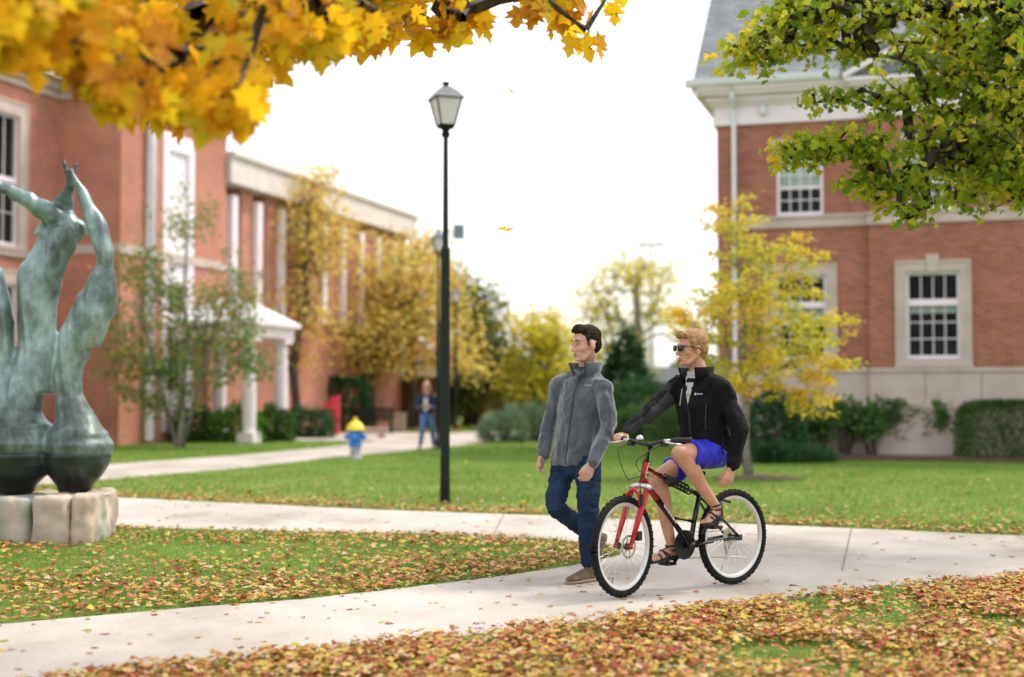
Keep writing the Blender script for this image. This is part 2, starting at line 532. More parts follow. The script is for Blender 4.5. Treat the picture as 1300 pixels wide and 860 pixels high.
bed_poly = None
def value_noise(x, y, s, seed=0):
    r = np.random.default_rng(seed); T = r.random((64, 64))
    u, v = x/s, y/s; i, j = np.floor(u).astype(int), np.floor(v).astype(int); fu, fv = u-i, v-j
    fu = fu*fu*(3-2*fu); fv = fv*fv*(3-2*fv)
    a = T[i % 64, j % 64]; b = T[(i+1) % 64, j % 64]; c = T[i % 64, (j+1) % 64]; d = T[(i+1) % 64, (j+1) % 64]
    return (a*(1-fu)+b*fu)*(1-fv)+(c*(1-fu)+d*fu)*fv

def frustum_pts(n, y0, y1, margin=0.4, power=1.0):
    """ground points inside the picture's cone (with margin), even per area"""
    Y = np.sqrt(RNG.random(n) * (y1*y1 - y0*y0) + y0*y0)
    X = (RNG.random(n)*2 - 1) * (0.37*Y + margin)
    return X, Y

def mesh_from_arrays(name, co, faces_flat, per, mat, kind=None, smooth=False):
    me = bpy.data.meshes.new(name)
    nv = len(co); nf = len(faces_flat)//per
    me.vertices.add(nv); me.vertices.foreach_set('co', co.astype(np.float32).ravel())
    me.loops.add(nf*per); me.loops.foreach_set('vertex_index', faces_flat.astype(np.int32))
    me.polygons.add(nf); me.polygons.foreach_set('loop_start', np.arange(nf, dtype=np.int32)*per)
    me.update(calc_edges=True); me.validate()
    if smooth: me.polygons.foreach_set('use_smooth', [True]*nf)
    me.materials.append(mat)
    o = bpy.data.objects.new(name, me); COL.objects.link(o)
    if kind: o['kind'] = kind
    return o

# grass blades
M['grass'] = leaf_mat('grass blades', [(0.06, 0.16, 0.018), (0.12, 0.27, 0.03), (0.19, 0.36, 0.045), (0.27, 0.41, 0.08), (0.36, 0.41, 0.13)], scale=0.8, mixn=0.4, trans=0.35)
def grass(n, y0, y1, h, w, dens=None):
    X, Y = frustum_pts(n, y0, y1)
    keep = ~in_poly(X, Y, main_path) & ~in_poly(X, Y, far_path)
    if dens is not None: keep &= RNG.random(n) < dens(X, Y)
    X, Y = X[keep], Y[keep]; n = len(X)
    a = RNG.random(n)*2*np.pi; hh = h*(0.5+RNG.random(n)); ww = w*(0.6+0.8*RNG.random(n))
    lean = hh*RNG.random(n)*0.8; la = RNG.random(n)*2*np.pi
    co = np.zeros((n, 3, 3))
    co[:, 0] = np.stack([X-np.cos(a)*ww, Y-np.sin(a)*ww, np.zeros(n)], 1)
    co[:, 1] = np.stack([X+np.cos(a)*ww, Y+np.sin(a)*ww, np.zeros(n)], 1)
    co[:, 2] = np.stack([X+np.cos(la)*lean, Y+np.sin(la)*lean, hh], 1)
    return co.reshape(-1, 3)
co = np.concatenate([grass(130000, 6.2, 15, 0.038, 0.0022), grass(150000, 13, 36, 0.045, 0.005), grass(50000, 34, 60, 0.06, 0.014)])
tag(mesh_from_arrays('grass', co, np.arange(len(co)), 3, M['grass'], 'stuff'), 'short green lawn grass beside the concrete paths', 'grass')

# fallen leaves
def maple_outline(k=1.0):
    """five-lobed leaf outline (x along the midrib), unit size, stalk at origin"""
    half = [(0.0, 0.0), (-0.06, 0.16), (-0.10, 0.34), (0.06, 0.27), (0.14, 0.34), (0.20, 0.56), (0.31, 0.43), (0.44, 0.58), (0.46, 0.38), (0.40, 0.17), (0.56, 0.24), (0.66, 0.36), (0.72, 0.20), (0.84, 0.13), (1.0, 0.0)]
    pts = half + [(x, -y) for x, y in reversed(half[1:-1])]
    return np.array(pts)
MO = maple_outline()
SMALL_O = np.array([(0, 0), (0.05, 0.25), (0.28, 0.48), (0.38, 0.24), (0.66, 0.34), (0.7, 0.14), (1.0, 0), (0.7, -0.14), (0.66, -0.34), (0.38, -0.24), (0.28, -0.48), (0.05, -0.25)])
OVAL_O = np.array([(0, 0), (0.3, 0.24), (0.65, 0.22), (1.0, 0), (0.65, -0.22), (0.3, -0.24)])
def leaves_arrays(pos, size, outline, dirs=None, nrm=None, curl=0.25, seed=3):
    """pos (n,3), size (n,), dirs (n,3) midrib, nrm (n,3) blade normals; fan triangles round a centre"""
    r = np.random.default_rng(seed); n = len(pos); m = len(outline)
    d = dirs / np.linalg.norm(dirs, axis=1, keepdims=True)
    q = nrm - d * np.sum(nrm*d, axis=1, keepdims=True)
    q /= np.linalg.norm(q, axis=1, keepdims=True) + 1e-9
    s = np.cross(q, d)
    c = r.uniform(-1, 1, (n, 2))*curl
    ox, oy = outline[:, 0], outline[:, 1]
    wob = 1 + r.uniform(-0.1, 0.1, (n, m))
    X = ox[None]*wob; Yv = oy[None]*wob*r.uniform(0.75, 1.1, (n, 1))
    Z = c[:, :1]*(X-0.45)**2*2 + c[:, 1:]*Yv**2*2.2 + 0.15*curl*r.uniform(-1, 1, (n, m))
    ctr = np.array([[0.42, 0.0]])
    X = np.concatenate([X, np.full((n, 1), 0.42)], 1); Yv = np.concatenate([Yv, np.zeros((n, 1))], 1); Z = np.concatenate([Z, np.full((n, 1), 0.0)], 1)
    co = pos[:, None] + size[:, None, None]*(X[..., None]*d[:, None] + Yv[..., None]*s[:, None] + Z[..., None]*q[:, None])
    base = (np.arange(n)*(m+1))[:, None, None]
    tri = np.array([[i, (i+1) % m, m] for i in range(m)])[None]
    return co.reshape(-1, 3), (base+tri).reshape(-1)

M['litter'] = leaf_mat('fallen leaves', [(0.07, 0.03, 0.015), (0.26, 0.04, 0.02), (0.42, 0.09, 0.03), (0.46, 0.22, 0.12), (0.50, 0.36, 0.05), (0.28, 0.08, 0.035), (0.50, 0.28, 0.04), (0.34, 0.34, 0.05), (0.58, 0.40, 0.27), (0.54, 0.43, 0.06), (0.38, 0.12, 0.05), (0.26, 0.29, 0.04)], scale=2.2, mixn=0.15, trans=0.15)
NE, ME, MF, FR = W2(near_edge), W2(mid_near), W2(mid_far), W2(far_right)
def litter(n, y0, y1, dens, s0, s1, zmax, seed):
    X, Y = frustum_pts(n, y0, y1)
    keep = (RNG.random(n) < dens(X, Y)); X, Y = X[keep], Y[keep]; n = len(X)
    Z = np.where(in_poly(X, Y, main_path) | in_poly(X, Y, far_path), PATH_Z+0.006, 0.012 + RNG.random(n)*zmax)
    a = RNG.random(n)*2*np.pi
    d = np.stack([np.cos(a), np.sin(a), RNG.normal(0, 0.16, n)], 1)
    q = np.stack([RNG.normal(0, 0.35, n), RNG.normal(0, 0.35, n), np.ones(n)], 1)
    onp = Z == PATH_Z+0.006
    d[onp, 2] *= 0.2; q[onp, :2] *= 0.15
    Z[~onp] += 0.012
    size = RNG.uniform(s0, s1, n)
    return leaves_arrays(np.stack([X, Y, Z], 1), size, SMALL_O, d, q, 0.35, seed)
def d_front(X, Y):
    onp = in_poly(X, Y, main_path)
    front = (Y < np.interp(X, [p[0] for p in NE], [p[1] for p in NE])) & ~onp
    nz = value_noise(X+50, Y, 0.9, 1); nz2 = value_noise(X+50, Y, 0.3, 2)
    e = seg_dist(X, Y, NE)
    v = np.where(front, np.clip(0.20 + 0.9*(nz-0.33) + 0.8*(nz2-0.45), 0.06, 0.9)*np.clip(0.5+e*1.6, 0, 1), 0)
    return np.where(onp, 0.002+0.10*np.exp(-e/0.07), v)
def d_mid(X, Y):
    onp = in_poly(X, Y, main_path) | in_poly(X, Y, far_path)
    mf = seg_dist(X, Y, MF); mn = seg_dist(X, Y, ME); fr = seg_dist(X, Y, FR)
    yfar = np.interp(X, [p[0] for p in FR][::-1], [p[1] for p in FR][::-1])
    front = Y < np.interp(X, [p[0] for p in NE], [p[1] for p in NE])
    wedge = (~onp) & (~front) & (Y < yfar)
    nz = value_noise(X+50, Y, 1.1, 5); 
    vw = np.clip(0.55*np.exp(-mf/0.9) + 0.22 + 0.55*(nz-0.5), 0.03, 1)
    lawn_ = (~onp) & (Y >= yfar)
    vl = 0.55*np.exp(-fr/0.45)*(0.4+nz) + 0.020*np.exp(-fr/4)*(0.3+nz) + 0.003
    v = np.where(wedge, vw*0.85, np.where(lawn_, vl, 0.0))
    return np.where(onp, 0.004+0.05*np.exp(-np.minimum(mf, fr)/0.07), v)
def d_trees(X, Y):
    onp = in_poly(X, Y, far_path)
    return np.where(onp, 0.0, 0.12*np.exp(-((Y-54)/7)**2)*np.exp(-((X+2)/10)**2)*2.5)
parts = [litter(125000, 6.0, 10.5, d_front, 0.024, 0.062, 0.045, 21), litter(190000, 7.5, 24, d_mid, 0.028, 0.070, 0.025, 22), litter(9000, 46, 64, d_trees, 0.12, 0.25, 0.06, 23), litter(5000, 18, 34, lambda X, Y: np.where(in_poly(X, Y, far_path), 0, 0.02), 0.06, 0.10, 0.02, 25)]
cs, fs, off = [], [], 0
for c, f in parts:
    cs.append(c); fs.append(f+off); off += len(c)
tag(mesh_from_arrays('fallen_leaves', np.concatenate(cs), np.concatenate(fs), 3, M['litter'], 'stuff'), 'red, tan and yellow fallen leaves scattered over the grass', 'fallen leaves')

# ------------------------------------------------------------------ walls with openings
def wall_grid(mb, F, s0, s1, z0, z1, holes, t=0.0, reveal=0.12):
    """F(s,t,z)->world, outward normal = +t.  holes: (sa, sb, za, zb)"""
    ss = sorted(set([s0, s1] + [h[0] for h in holes] + [h[1] for h in holes]))
    zs = sorted(set([z0, z1] + [h[2] for h in holes] + [h[3] for h in holes]))
    for a, b in zip(ss[:-1], ss[1:]):
        for c, d in zip(zs[:-1], zs[1:]):
            ms, mz = (a+b)/2, (c+d)/2
            if any(h[0] < ms < h[1] and h[2] < mz < h[3] for h in holes): continue
            mb.add([F(a, t, c), F(b, t, c), F(b, t, d), F(a, t, d)], [(0, 1, 2, 3)])
    for (a, b, c, d) in holes:
        q = t - reveal
        mb.add([F(a, t, c), F(a, t, d), F(a, q, d), F(a, q, c)], [(0, 1, 2, 3)])
        mb.add([F(b, t, c), F(b, q, c), F(b, q, d), F(b, t, d)], [(0, 1, 2, 3)])
        mb.add([F(a, t, d), F(b, t, d), F(b, q, d), F(a, q, d)], [(0, 1, 2, 3)])
        mb.add([F(a, t, c), F(a, q, c), F(b, q, c), F(b, t, c)], [(0, 1, 2, 3)])

def fbox(mb, F, s0, s1, t0, t1, z0, z1):
    c = F((s0+s1)/2, (t0+t1)/2, (z0+z1)/2)
    S = (F(1, 0, 0)-F(0, 0, 0))*(s1-s0)/2; T = (F(0, 1, 0)-F(0, 0, 0))*(t1-t0)/2
    return mb.box(c, S, T, (0, 0, (z1-z0)/2))

def make_window(parent, F, s0, s1, z0, z1, t, transom=None, cols=4, rows_low=3, blind=0.0, blind_mat=None, fw=0.065):
    """double-hung white window set back in its opening; parts: window > pane, blind, muntins"""
    mb = MB(); tb, tf = t-0.13, t-0.03
    fbox(mb, F, s0, s0+fw, tb, tf, z0, z1); fbox(mb, F, s1-fw, s1, tb, tf, z0, z1)
    fbox(mb, F, s0+fw, s1-fw, tb, tf, z0, z0+fw*1.2); fbox(mb, F, s0+fw, s1-fw, tb, tf, z1-fw, z1)
    if transom is not None: fbox(mb, F, s0+fw, s1-fw, tb, tf+0.02, transom-0.07, transom+0.07)
    a, b = s0+fw, s1-fw
    secs = [(z0+fw*1.2, transom-0.07 if transom is not None else z1-fw, rows_low)]
    if transom is not None: secs.append((transom+0.07, z1-fw, 1))
    for (c, d, rows) in secs:
        for i in range(1, cols):
            x = a+(b-a)*i/cols
            fbox(mb, F, x-0.011, x+0.011, t-0.10, t-0.065, c, d)
        for k in range(1, rows):
            z = c+(d-c)*k/rows
            fbox(mb, F, a, b, t-0.098, t-0.067, z-(0.011 if k != rows//2+0 or rows < 4 else 0.03), z+(0.011 if k != rows//2+0 or rows < 4 else 0.03))
    w = mb.build('window', M['white'], parent)
    g = MB(); g.add([F(a, t-0.085, z0+fw), F(b, t-0.085, z0+fw), F(b, t-0.085, z1-fw), F(a, t-0.085, z1-fw)], [(0, 1, 2, 3)])
    g.build('pane', M['glass'], w)
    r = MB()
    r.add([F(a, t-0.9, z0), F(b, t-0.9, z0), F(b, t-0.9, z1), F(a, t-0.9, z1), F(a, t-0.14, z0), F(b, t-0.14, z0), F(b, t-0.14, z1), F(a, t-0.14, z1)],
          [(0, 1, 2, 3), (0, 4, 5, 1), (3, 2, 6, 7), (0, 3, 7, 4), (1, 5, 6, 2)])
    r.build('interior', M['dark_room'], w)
    if blind:
        bl = MB(); zb = (transom-0.07) if (transom is not None) else z1-fw
        n = max(2, int(blind/0.05))
        for k in range(n):
            zz = zb-blind*(k+0.5)/n
            bl.box(F((a+b)/2, t-0.16, zz), (F(1, 0, 0)-F(0, 0, 0))*((b-a)/2-0.01), (F(0, 1, 0)-F(0, 0, 0))*0.006, (0, 0, blind/n*0.46))
        bl.build('blind', blind_mat or M['blind'], w)
    return w

def surround(parent, F, s0, s1, z0, z1, t, w=0.2, key=True, sill=True):
    mb = MB()
    p = 0.05
    fbox(mb, F, s0-w, s0, t-0.05, t+p, z0-w*0.6, z1+w); fbox(mb, F, s1, s1+w, t-0.05, t+p, z0-w*0.6, z1+w)
    fbox(mb, F, s0, s1, t-0.05, t+p, z1, z1+w); fbox(mb, F, s0, s1, t-0.05, t+p, z0-w*0.6, z0)
    # outer raised bead
    fbox(mb, F, s0-w-0.03, s0-w+0.02, t-0.04, t+p+0.02, z0-w*0.6, z1+w); fbox(mb, F, s1+w-0.02, s1+w+0.03, t-0.04, t+p+0.02, z0-w*0.6, z1+w)
    fbox(mb, F, s0-w-0.03, s1+w+0.03, t-0.04, t+p+0.022, z1+w, z1+w+0.05)
    if sill: fbox(mb, F, s0-w-0.05, s1+w+0.05, t-0.04, t+p+0.05, z0-w*0.6-0.07, z0-w*0.6-0.002)
    if key:
        c = (s0+s1)/2
        mb.prism([F(c-0.10, t+p-0.02, z1-0.02), F(c+0.10, t+p-0.02, z1-0.02), F(c+0.14, t+p-0.02, z1+w+0.17), F(c-0.14, t+p-0.02, z1+w+0.17)], (F(0, 1, 0)-F(0, 0, 0))*0.07)
    return mb.build('surround', M['stone'], parent)

# ------------------------------------------------------------------ right hand building
RO = Vector((4.64, 32.0, 0))
def FR_(s, t, z):
    return RO + BX*s - AX*t + Vector((0, 0, z))
hall = thing('brick_hall', 'two storey red brick hall with grey slate roof, white cornice and limestone base', 'building', (RO.x, RO.y, 0))
BAY = 0.16
S_END, BAY0, BAY1 = 15.0, 3.32, 9.6
ZB, ZBAND0, ZBAND1, ZT = 1.92, 5.06, 5.33, 7.45
low_c = [1.84, 4.65, 8.2, 11.6]
holes_low = [(c-0.56, c+0.56, 2.12, 4.0) for c in low_c]
holes_up = [(c-0.51, c+0.51, ZBAND1, 6.85) for c in low_c]
wb = MB()
def seg(s0, s1, t):
    hl = [h for h in holes_low if s0 < h[0] and h[1] < s1]; hu = [h for h in holes_up if s0 < h[0] and h[1] < s1]
    wall_grid(wb, FR_, s0, s1, ZB, ZBAND0, hl, t, 0.16)
    wall_grid(wb, FR_, s0, s1, ZBAND1, ZT, hu, t, 0.16)
seg(0, BAY0, 0); seg(BAY0, BAY1, BAY); seg(BAY1, S_END, 0)
for s in (BAY0, BAY1):
    sg = 1 if s == BAY0 else -1
    for c, d in ((ZB, ZBAND0), (ZBAND1, ZT)):
        q = [FR_(s, 0, c), FR_(s, BAY, c), FR_(s, BAY, d), FR_(s, 0, d)]
        wb.add(q if sg > 0 else q[::-1], [(0, 1, 2, 3)])
# far sides and back
DEP = 11.0
for (a, b) in (((0, -DEP), (0, 0)), ((S_END, 0), (S_END, -DEP)), ((S_END, -DEP), (0, -DEP))):
    wb.add([FR_(a[0], a[1], 0), FR_(b[0], b[1], 0), FR_(b[0], b[1], ZT), FR_(a[0], a[1], ZT)], [(0, 1, 2, 3)])
# gable ends
for s in (0, S_END):
    q = [FR_(s, 0, ZT), FR_(s, -DEP, ZT), FR_(s, -DEP, 8.2), FR_(s, -DEP/2, 13.4), FR_(s, 0, 8.2)]
    wb.add(q if s else q[::-1], [(0, 1, 2, 3, 4)])
wb.build('wall', M['brick'], hall)
# stone base: lower plinth, upper blocks, ledge
sb = MB()
def base_run(s0, s1, t):
    fbox(sb, FR_, s0, s1, t-0.2, t+0.10, -0.1, 1.06)
    fbox(sb, FR_, s0, s1, t-0.2, t+0.13, 1.062, 1.13)
    x = s0
    k = 0
    while x < s1-0.01:
        e = min(x+1.15, s1)
        fbox(sb, FR_, x+(0.006 if x > s0 else 0), e-(0.006 if e < s1 else 0), t-0.2, t+0.05, 1.132, ZB-0.08)
        x = e; k += 1
    fbox(sb, FR_, s0, s1, t-0.2, t+0.085, ZB-0.078, ZB+0.01)
base_run(-0.05, BAY0-0.001, 0); base_run(BAY0, BAY1, BAY); base_run(BAY1+0.001, S_END+0.05, 0)
sb.build('stone_base', M['stone'], hall)
bb = MB()
def band(s0, s1, t):
    fbox(bb, FR_, s0, s1, t-0.18, t+0.05, ZBAND0, ZBAND1-0.06); fbox(bb, FR_, s0, s1, t-0.18, t+0.085, ZBAND1-0.058, ZBAND1)
band(-0.03, BAY0-0.04, 0); band(BAY0-0.038, BAY1+0.04, BAY); band(BAY1+0.042, S_END, 0)
bb.build('stone_band', M['stone'], hall)
# cornice: stepped white profile; frieze, soffit, gutter
cb = MB()
prof = [(7.42, 7.62, 0.08), (7.622, 7.86, 0.05), (7.862, 7.93, 0.13), (7.932, 8.06, 0.22), (8.062, 8.14, 0.42), (8.142, 8.22, 0.50)]
for z0, z1, p in prof:
    fbox(cb, FR_, -p, BAY0, -0.1, p, z0, z1)
    fbox(cb, FR_, BAY0-p*0.9+0.003, BAY1+p*0.9-0.003, 0.0, BAY+p*1.02, z0+0.0015, z1-0.0015)
    fbox(cb, FR_, BAY1, S_END+p, -0.1, p, z0, z1)
    fbox(cb, FR_, -p, 0.12, -DEP, -0.1, z0, z1)
cb.build('cornice', M['white'], hall)
gm = MB()
for (s0, s1, t) in ((-0.62, BAY0-0.55, 0.5),):
    gp = [FR_(s0, t, 8.222), FR_(s0, t+0.10, 8.24), FR_(s0, t+0.13, 8.30), FR_(s0, t+0.15, 8.40), FR_(s0, t, 8.40)]
    gm.prism(gp, BX*(s1-s0))
gm.build('gutter', M['white_metal'], hall)
# downspout
dm = MB()
dm.tube([FR_(0.40, 0.50, 8.22), FR_(0.40, 0.40, 7.98), FR_(0.40, 0.17, 7.75), FR_(0.40, 0.13, 7.5), FR_(0.40, 0.13, 5.4), FR_(0.40, 0.16, 5.2), FR_(0.40, 0.13, 4.9), FR_(0.40, 0.15, 2.2), FR_(0.40, 0.2, 1.2), FR_(0.40, 0.2, 0.1)], 0.055, 8)
dm.build('downspout', M['white_metal'], hall)
# small lamp on the frieze
lm = MB(); lm.lathe(FR_(1.05, 0.16, 7.62), [(0.03, 0.2), (0.06, 0.17), (0.075, 0.02), (0.05, -0.02), (0.05, 0.0)], 12)
fbox(lm, FR_, 1.0, 1.1, 0.02, 0.12, 7.74, 7.84)
lm.build('wall_lamp', M['white_metal'], hall)
# roof: gable with ridge parallel to the front, and the pediment over the bay
rf = MB()
RZ, RS = 8.36, 0.96
def roofslab(a, b, c, d, th=0.12):
    n = (b-a).cross(d-a).normalized()
    if n.z < 0: n = -n
    rf.prism([a, b, c, d], n*th)
half = DEP/2+0.5
roofslab(FR_(-0.45, 0.5, RZ-0.1), FR_(S_END+0.45, 0.5, RZ-0.1), FR_(S_END+0.45, 0.5-half, RZ-0.1+half*RS), FR_(-0.45, 0.5-half, RZ-0.1+half*RS))
roofslab(FR_(-0.45, 0.5-half-0.002, RZ-0.1+half*RS), FR_(S_END+0.45, 0.5-half-0.002, RZ-0.1+half*RS), FR_(S_END+0.45, -DEP-0.5, RZ-0.1), FR_(-0.45, -DEP-0.5, RZ-0.1))
BC = (BAY0+BAY1)/2; PW = (BAY1-BAY0)/2+0.5; PH = 1.75
for sgn in (-1, 1):
    roofslab(FR_(BC+sgn*PW, 0.72, RZ), FR_(BC, 0.72, RZ+PH), FR_(BC, -2.2, RZ+PH), FR_(BC+sgn*PW, -2.2, RZ), 0.1)
rf.build('roof', M['slate'], hall)
pd = MB()
pd.prism([FR_(BC-PW+0.25, BAY, RZ-0.14), FR_(BC+PW-0.25, BAY, RZ-0.14), FR_(BC, BAY, RZ+PH-0.12)], AX*0.2)
for sgn in (-1, 1):
    for (off, th, pr) in ((0.0, 0.14, 0.52), (-0.14, 0.12, 0.3)):
        a = FR_(BC+sgn*PW, 0, RZ+off-0.02); b = FR_(BC, 0, RZ+PH+off-0.02)
        pd.prism([a, b, b-Vector((0, 0, th)), a-Vector((0, 0, th))], -AX*(BAY+pr)) 
pd.build('pediment', M['white'], hall)
# white rake trim at the gable end
rk = MB()
for sgn in (0,):
    a = FR_(-0.46, 0.5, RZ-0.12); b = FR_(-0.46, 0.5-half, RZ-0.12+half*RS)
    rk.prism([a, b, b-Vector((0, 0, 0.2)), a-Vector((0, 0, 0.2))], BX*0.1)
rk.build('rake_trim', M['white'], hall)
for i, c in enumerate(low_c):
    t = BAY if BAY0 < c < BAY1 else 0.0
    make_window(hall, FR_, c-0.56, c+0.56, 2.12, 4.0, t, transom=3.34, cols=4, rows_low=3, blind=0.16 if i != 0 else 0.35)
    surround(hall, FR_, c-0.56, c+0.56, 2.12, 4.0, t, 0.2)
    make_window(hall, FR_, c-0.51, c+0.51, ZBAND1+0.002, 6.85, t, transom=None, cols=4, rows_low=5, blind=0.78)
    kb = MB()
    kb.prism([FR_(c-0.62, t+0.001, 6.86), FR_(c+0.62, t+0.001, 6.86), FR_(c+0.70, t+0.001, 7.06), FR_(c-0.70, t+0.001, 7.06)], -AX*0.04)
    kb.build('lintel', M['stone'], hall)

# mulch bed
bed = [FR_(-0.5, 0.0, 0), FR_(-0.5, 1.3, 0), FR_(2.0, 1.9, 0), FR_(5.0, 2.1, 0), FR_(9.0, 2.1, 0), FR_(S_END, 2.0, 0), FR_(S_END, 0, 0)]
flat_poly('flower_bed', [(p.x, p.y) for p in bed], 0.06, M['soil'], thick=0.08)

# ------------------------------------------------------------------ left hand building
LO = Vector((-10.5, 38.0, 0))
def FL(s, t, z):          # s along A (away), t outward = +B
    return LO + AX*s + BX*t + Vector((0, 0, z))
lib = thing('brick_library', 'tall red brick building with long window wing behind the autumn trees', 'building', tuple(LO))
LW = 1.96
lw = MB()
ZL = 9.55
# face C
wall_grid(lw, FL, 0, 5.9, 0, ZL, [(2.15, 3.9, 0.3, 8.85)], 0, 0.25)
# face B (towards the camera)
def FB(s, t, z):          # s along +B from the inner corner, t outward = -A
    return LO + BX*(s-LW) - AX*t + Vector((0, 0, z))
wall_grid(lw, FB, 0, LW, 0, ZL, [], 0)
# face A
def FA(s, t, z):
    return LO - BX*LW + AX*(s-14) + BX*t + Vector((0, 0, z))
hA = [(14-3.2, 14-1.75, 5.2, 8.6), (14-3.2, 14-1.75, 1.0, 4.2), (4, 5.6, 5.2, 8.6), (7, 8.6, 5.2, 8.6)]
wall_grid(lw, FA, 0, 14, 0, ZL, hA, 0, 0.2)
lw.add([FL(5.9, 0, 0), FL(5.9, -8, 0), FL(5.9, -8, ZL), FL(5.9, 0, ZL)], [(0, 1, 2, 3)])
lw.build('wall', M['brick_far'], lib)
for h in hA:
    make_window(lib, FA, *h, 0, transom=(h[2]+h[3])/2, cols=3, rows_low=2)
    surround(lib, FA, *h, 0, 0.32, key=False)
cm = MB()
for z0, z1, p in ((9.4, 9.62, 0.08), (9.622, 9.85, 0.2), (9.852, 10.25, 0.42)):
    fbox(cm, FL, -p, 5.9+p, -0.3, p, z0, z1)
    fbox(cm, FB, 0.0, LW-0.3, 0.0, p-0.003, z0+0.0015, z1-0.0015)
    fbox(cm, FA, 0, 14-p-0.002, -0.3, p, z0+0.001, z1-0.001)
cm.build('cornice', M['stone'], lib)
rm = MB(); rm.prism([FL(-0.1, 0.0, 10.2), FL(5.9, 0, 10.2), FL(5.9, -12, 10.2), FL(-14, -12, 10.2), FL(-14, -LW, 10.2), FL(-0.1, -LW, 10.2)], (0, 0, 0.1)); rm.build('roof', M['stone'], lib)
sm = MB()
fbox(sm, FL, -0.05, 5.9, -0.05, 0.05, 5.15, 5.4); fbox(sm, FB, 0, LW-0.06, 0.0, 0.05, 5.152, 5.398); fbox(sm, FA, 0, 13.9, -0.05, 0.05, 4.9, 5.1)
sm.build('stone_band', M['stone'], lib)
tm = MB()
fbox(tm, FL, 2.15, 2.45, -0.24, 0.03, 0.3, 8.85); fbox(tm, FL, 3.6, 3.9, -0.24, 0.03, 0.3, 8.85); fbox(tm, FL, 2.45, 3.6, -0.24, 0.032, 8.35, 8.85)
fbox(tm, FL, 2.45, 3.6, -0.2, -0.06, 4.6, 8.35); fbox(tm, FL, 2.45, 3.6, -0.2, 0.0, 0.3, 1.4)
tm.build('tall_panel', M['white'], lib)
make_window(lib, FL, 2.45, 3.6, 1.4, 4.6, -0.02, transom=3.6, cols=2, rows_low=2)
dn = MB(); dn.tube([FL(1.3, 0.14, 9.4), FL(1.3, 0.14, 0.1)], 0.13, 10); dn.build('downspout', M['white_metal'], lib)

# long wing
wing = thing('library_wing', 'long brick wing with tall white framed windows under a pale stone fascia', 'building', tuple(FL(5.95, 0, 0)))
W0, W1, TW = 5.95, 22.0, -0.35
ww = MB(); wm = MB(); wg = MB()
nb = 9; bw = (W1-W0-0.5)/nb
fbox(ww, FL, W0, W1, TW-0.6, TW-0.05, 0, 3.9)
fbox(ww, FL, W0, W0+0.5, TW-0.6, TW, 3.9, 8.0)
for k in range(nb):
    s = W0+0.5+k*bw
    fbox(ww, FL, s+bw*0.52, s+bw, TW-0.6, TW+0.12, 3.9, 7.9)
ww.build('wall', M['brick_far'], wing)
for k in range(nb):
    s = W0+0.5+k*bw
    mb = MB()
    fbox(mb, FL, s+0.002, s+bw*0.20, TW-0.5, TW+0.30, 3.9, 7.6)
    fbox(mb, FL, s+bw*0.201, s+bw*0.519, TW-0.5, TW-0.1, 3.9, 4.2); fbox(mb, FL, s+bw*0.201, s+bw*0.519, TW-0.45, TW-0.12, 5.7, 5.85)
    w = mb.build('window', M['white'], wing)
    g = MB(); g.add([FL(s+bw*0.17, TW-0.3, 4.2), FL(s+bw*0.52, TW-0.3, 4.2), FL(s+bw*0.52, TW-0.3, 7.9), FL(s+bw*0.17, TW-0.3, 7.9)], [(0, 1, 2, 3)])
    g.build('pane', M['glass'], w)
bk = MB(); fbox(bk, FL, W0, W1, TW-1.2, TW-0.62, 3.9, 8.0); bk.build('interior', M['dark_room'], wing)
fm = MB()
fbox(fm, FL, W0, W1+0.4, TW-0.8, 0.15, 7.92, 8.75); fbox(fm, FL, W0, W1+0.5, TW-0.8, 0.25, 8.752, 8.88)
fm.build('fascia', M['pale_stone'], wing)
rm = MB(); fbox(rm, FL, W0+0.01, W1+0.3, -10, TW-0.81, 0, 8.7); rm.build('roof', M['stone'], wing)
dm_ = MB(); cc = FL(14.5, -3.0, 8.7)
dm_.lathe(cc, [(1.7, 0), (1.7, 0.9), (1.5, 1.35), (1.05, 1.7), (0.5, 1.85), (0.05, 1.9)], 24); dm_.build('roof_vent', M['white_metal'], wing, smooth=True)

# entrance portico
pc = FL(3.9, 1.35, 0)
port = thing('entrance_portico', 'small white columned entrance porch with shallow hipped roof', 'portico', (pc.x, pc.y, 0))
def FP(s, t, z): return pc + AX*s + BX*t + Vector((0, 0, z))
e = MB()
fbox(e, FP, -1.3, 1.3, -1.3, 1.3, 3.0, 3.32); fbox(e, FP, -1.46, 1.46, -1.3, 1.46, 3.322, 3.42); e.build('entablature', M['white'], port)
r = MB()
q = [FP(-1.46, -1.3, 3.425), FP(1.46, -1.3, 3.425), FP(1.46, 1.46, 3.425), FP(-1.46, 1.46, 3.425), FP(-0.3, -0.3, 4.15), FP(0.3, -0.3, 4.15), FP(0.3, 0.3, 4.15), FP(-0.3, 0.3, 4.15)]
r.add(q, [(0, 1, 5, 4), (1, 2, 6, 5), (2, 3, 7, 6), (3, 0, 4, 7), (4, 5, 6, 7), (3, 2, 1, 0)]); r.build('roof', M['white_metal'], port)
for s, t in ((-1.02, 1.02), (1.02, 1.02), (-1.02, -1.0), (1.02, -1.0)):
    c = MB(); fbox(c, FP, s-0.26, s+0.26, t-0.26, t+0.26, 0, 0.3); fbox(c, FP, s-0.26, s+0.26, t-0.26, t+0.26, 2.86, 3.0)
    c.lathe(FP(s, t, 0.3), [(0.23, 0), (0.21, 0.1), (0.2, 1.2), (0.18, 2.5), (0.22, 2.56)], 16); c.build('column', M['white'], port)

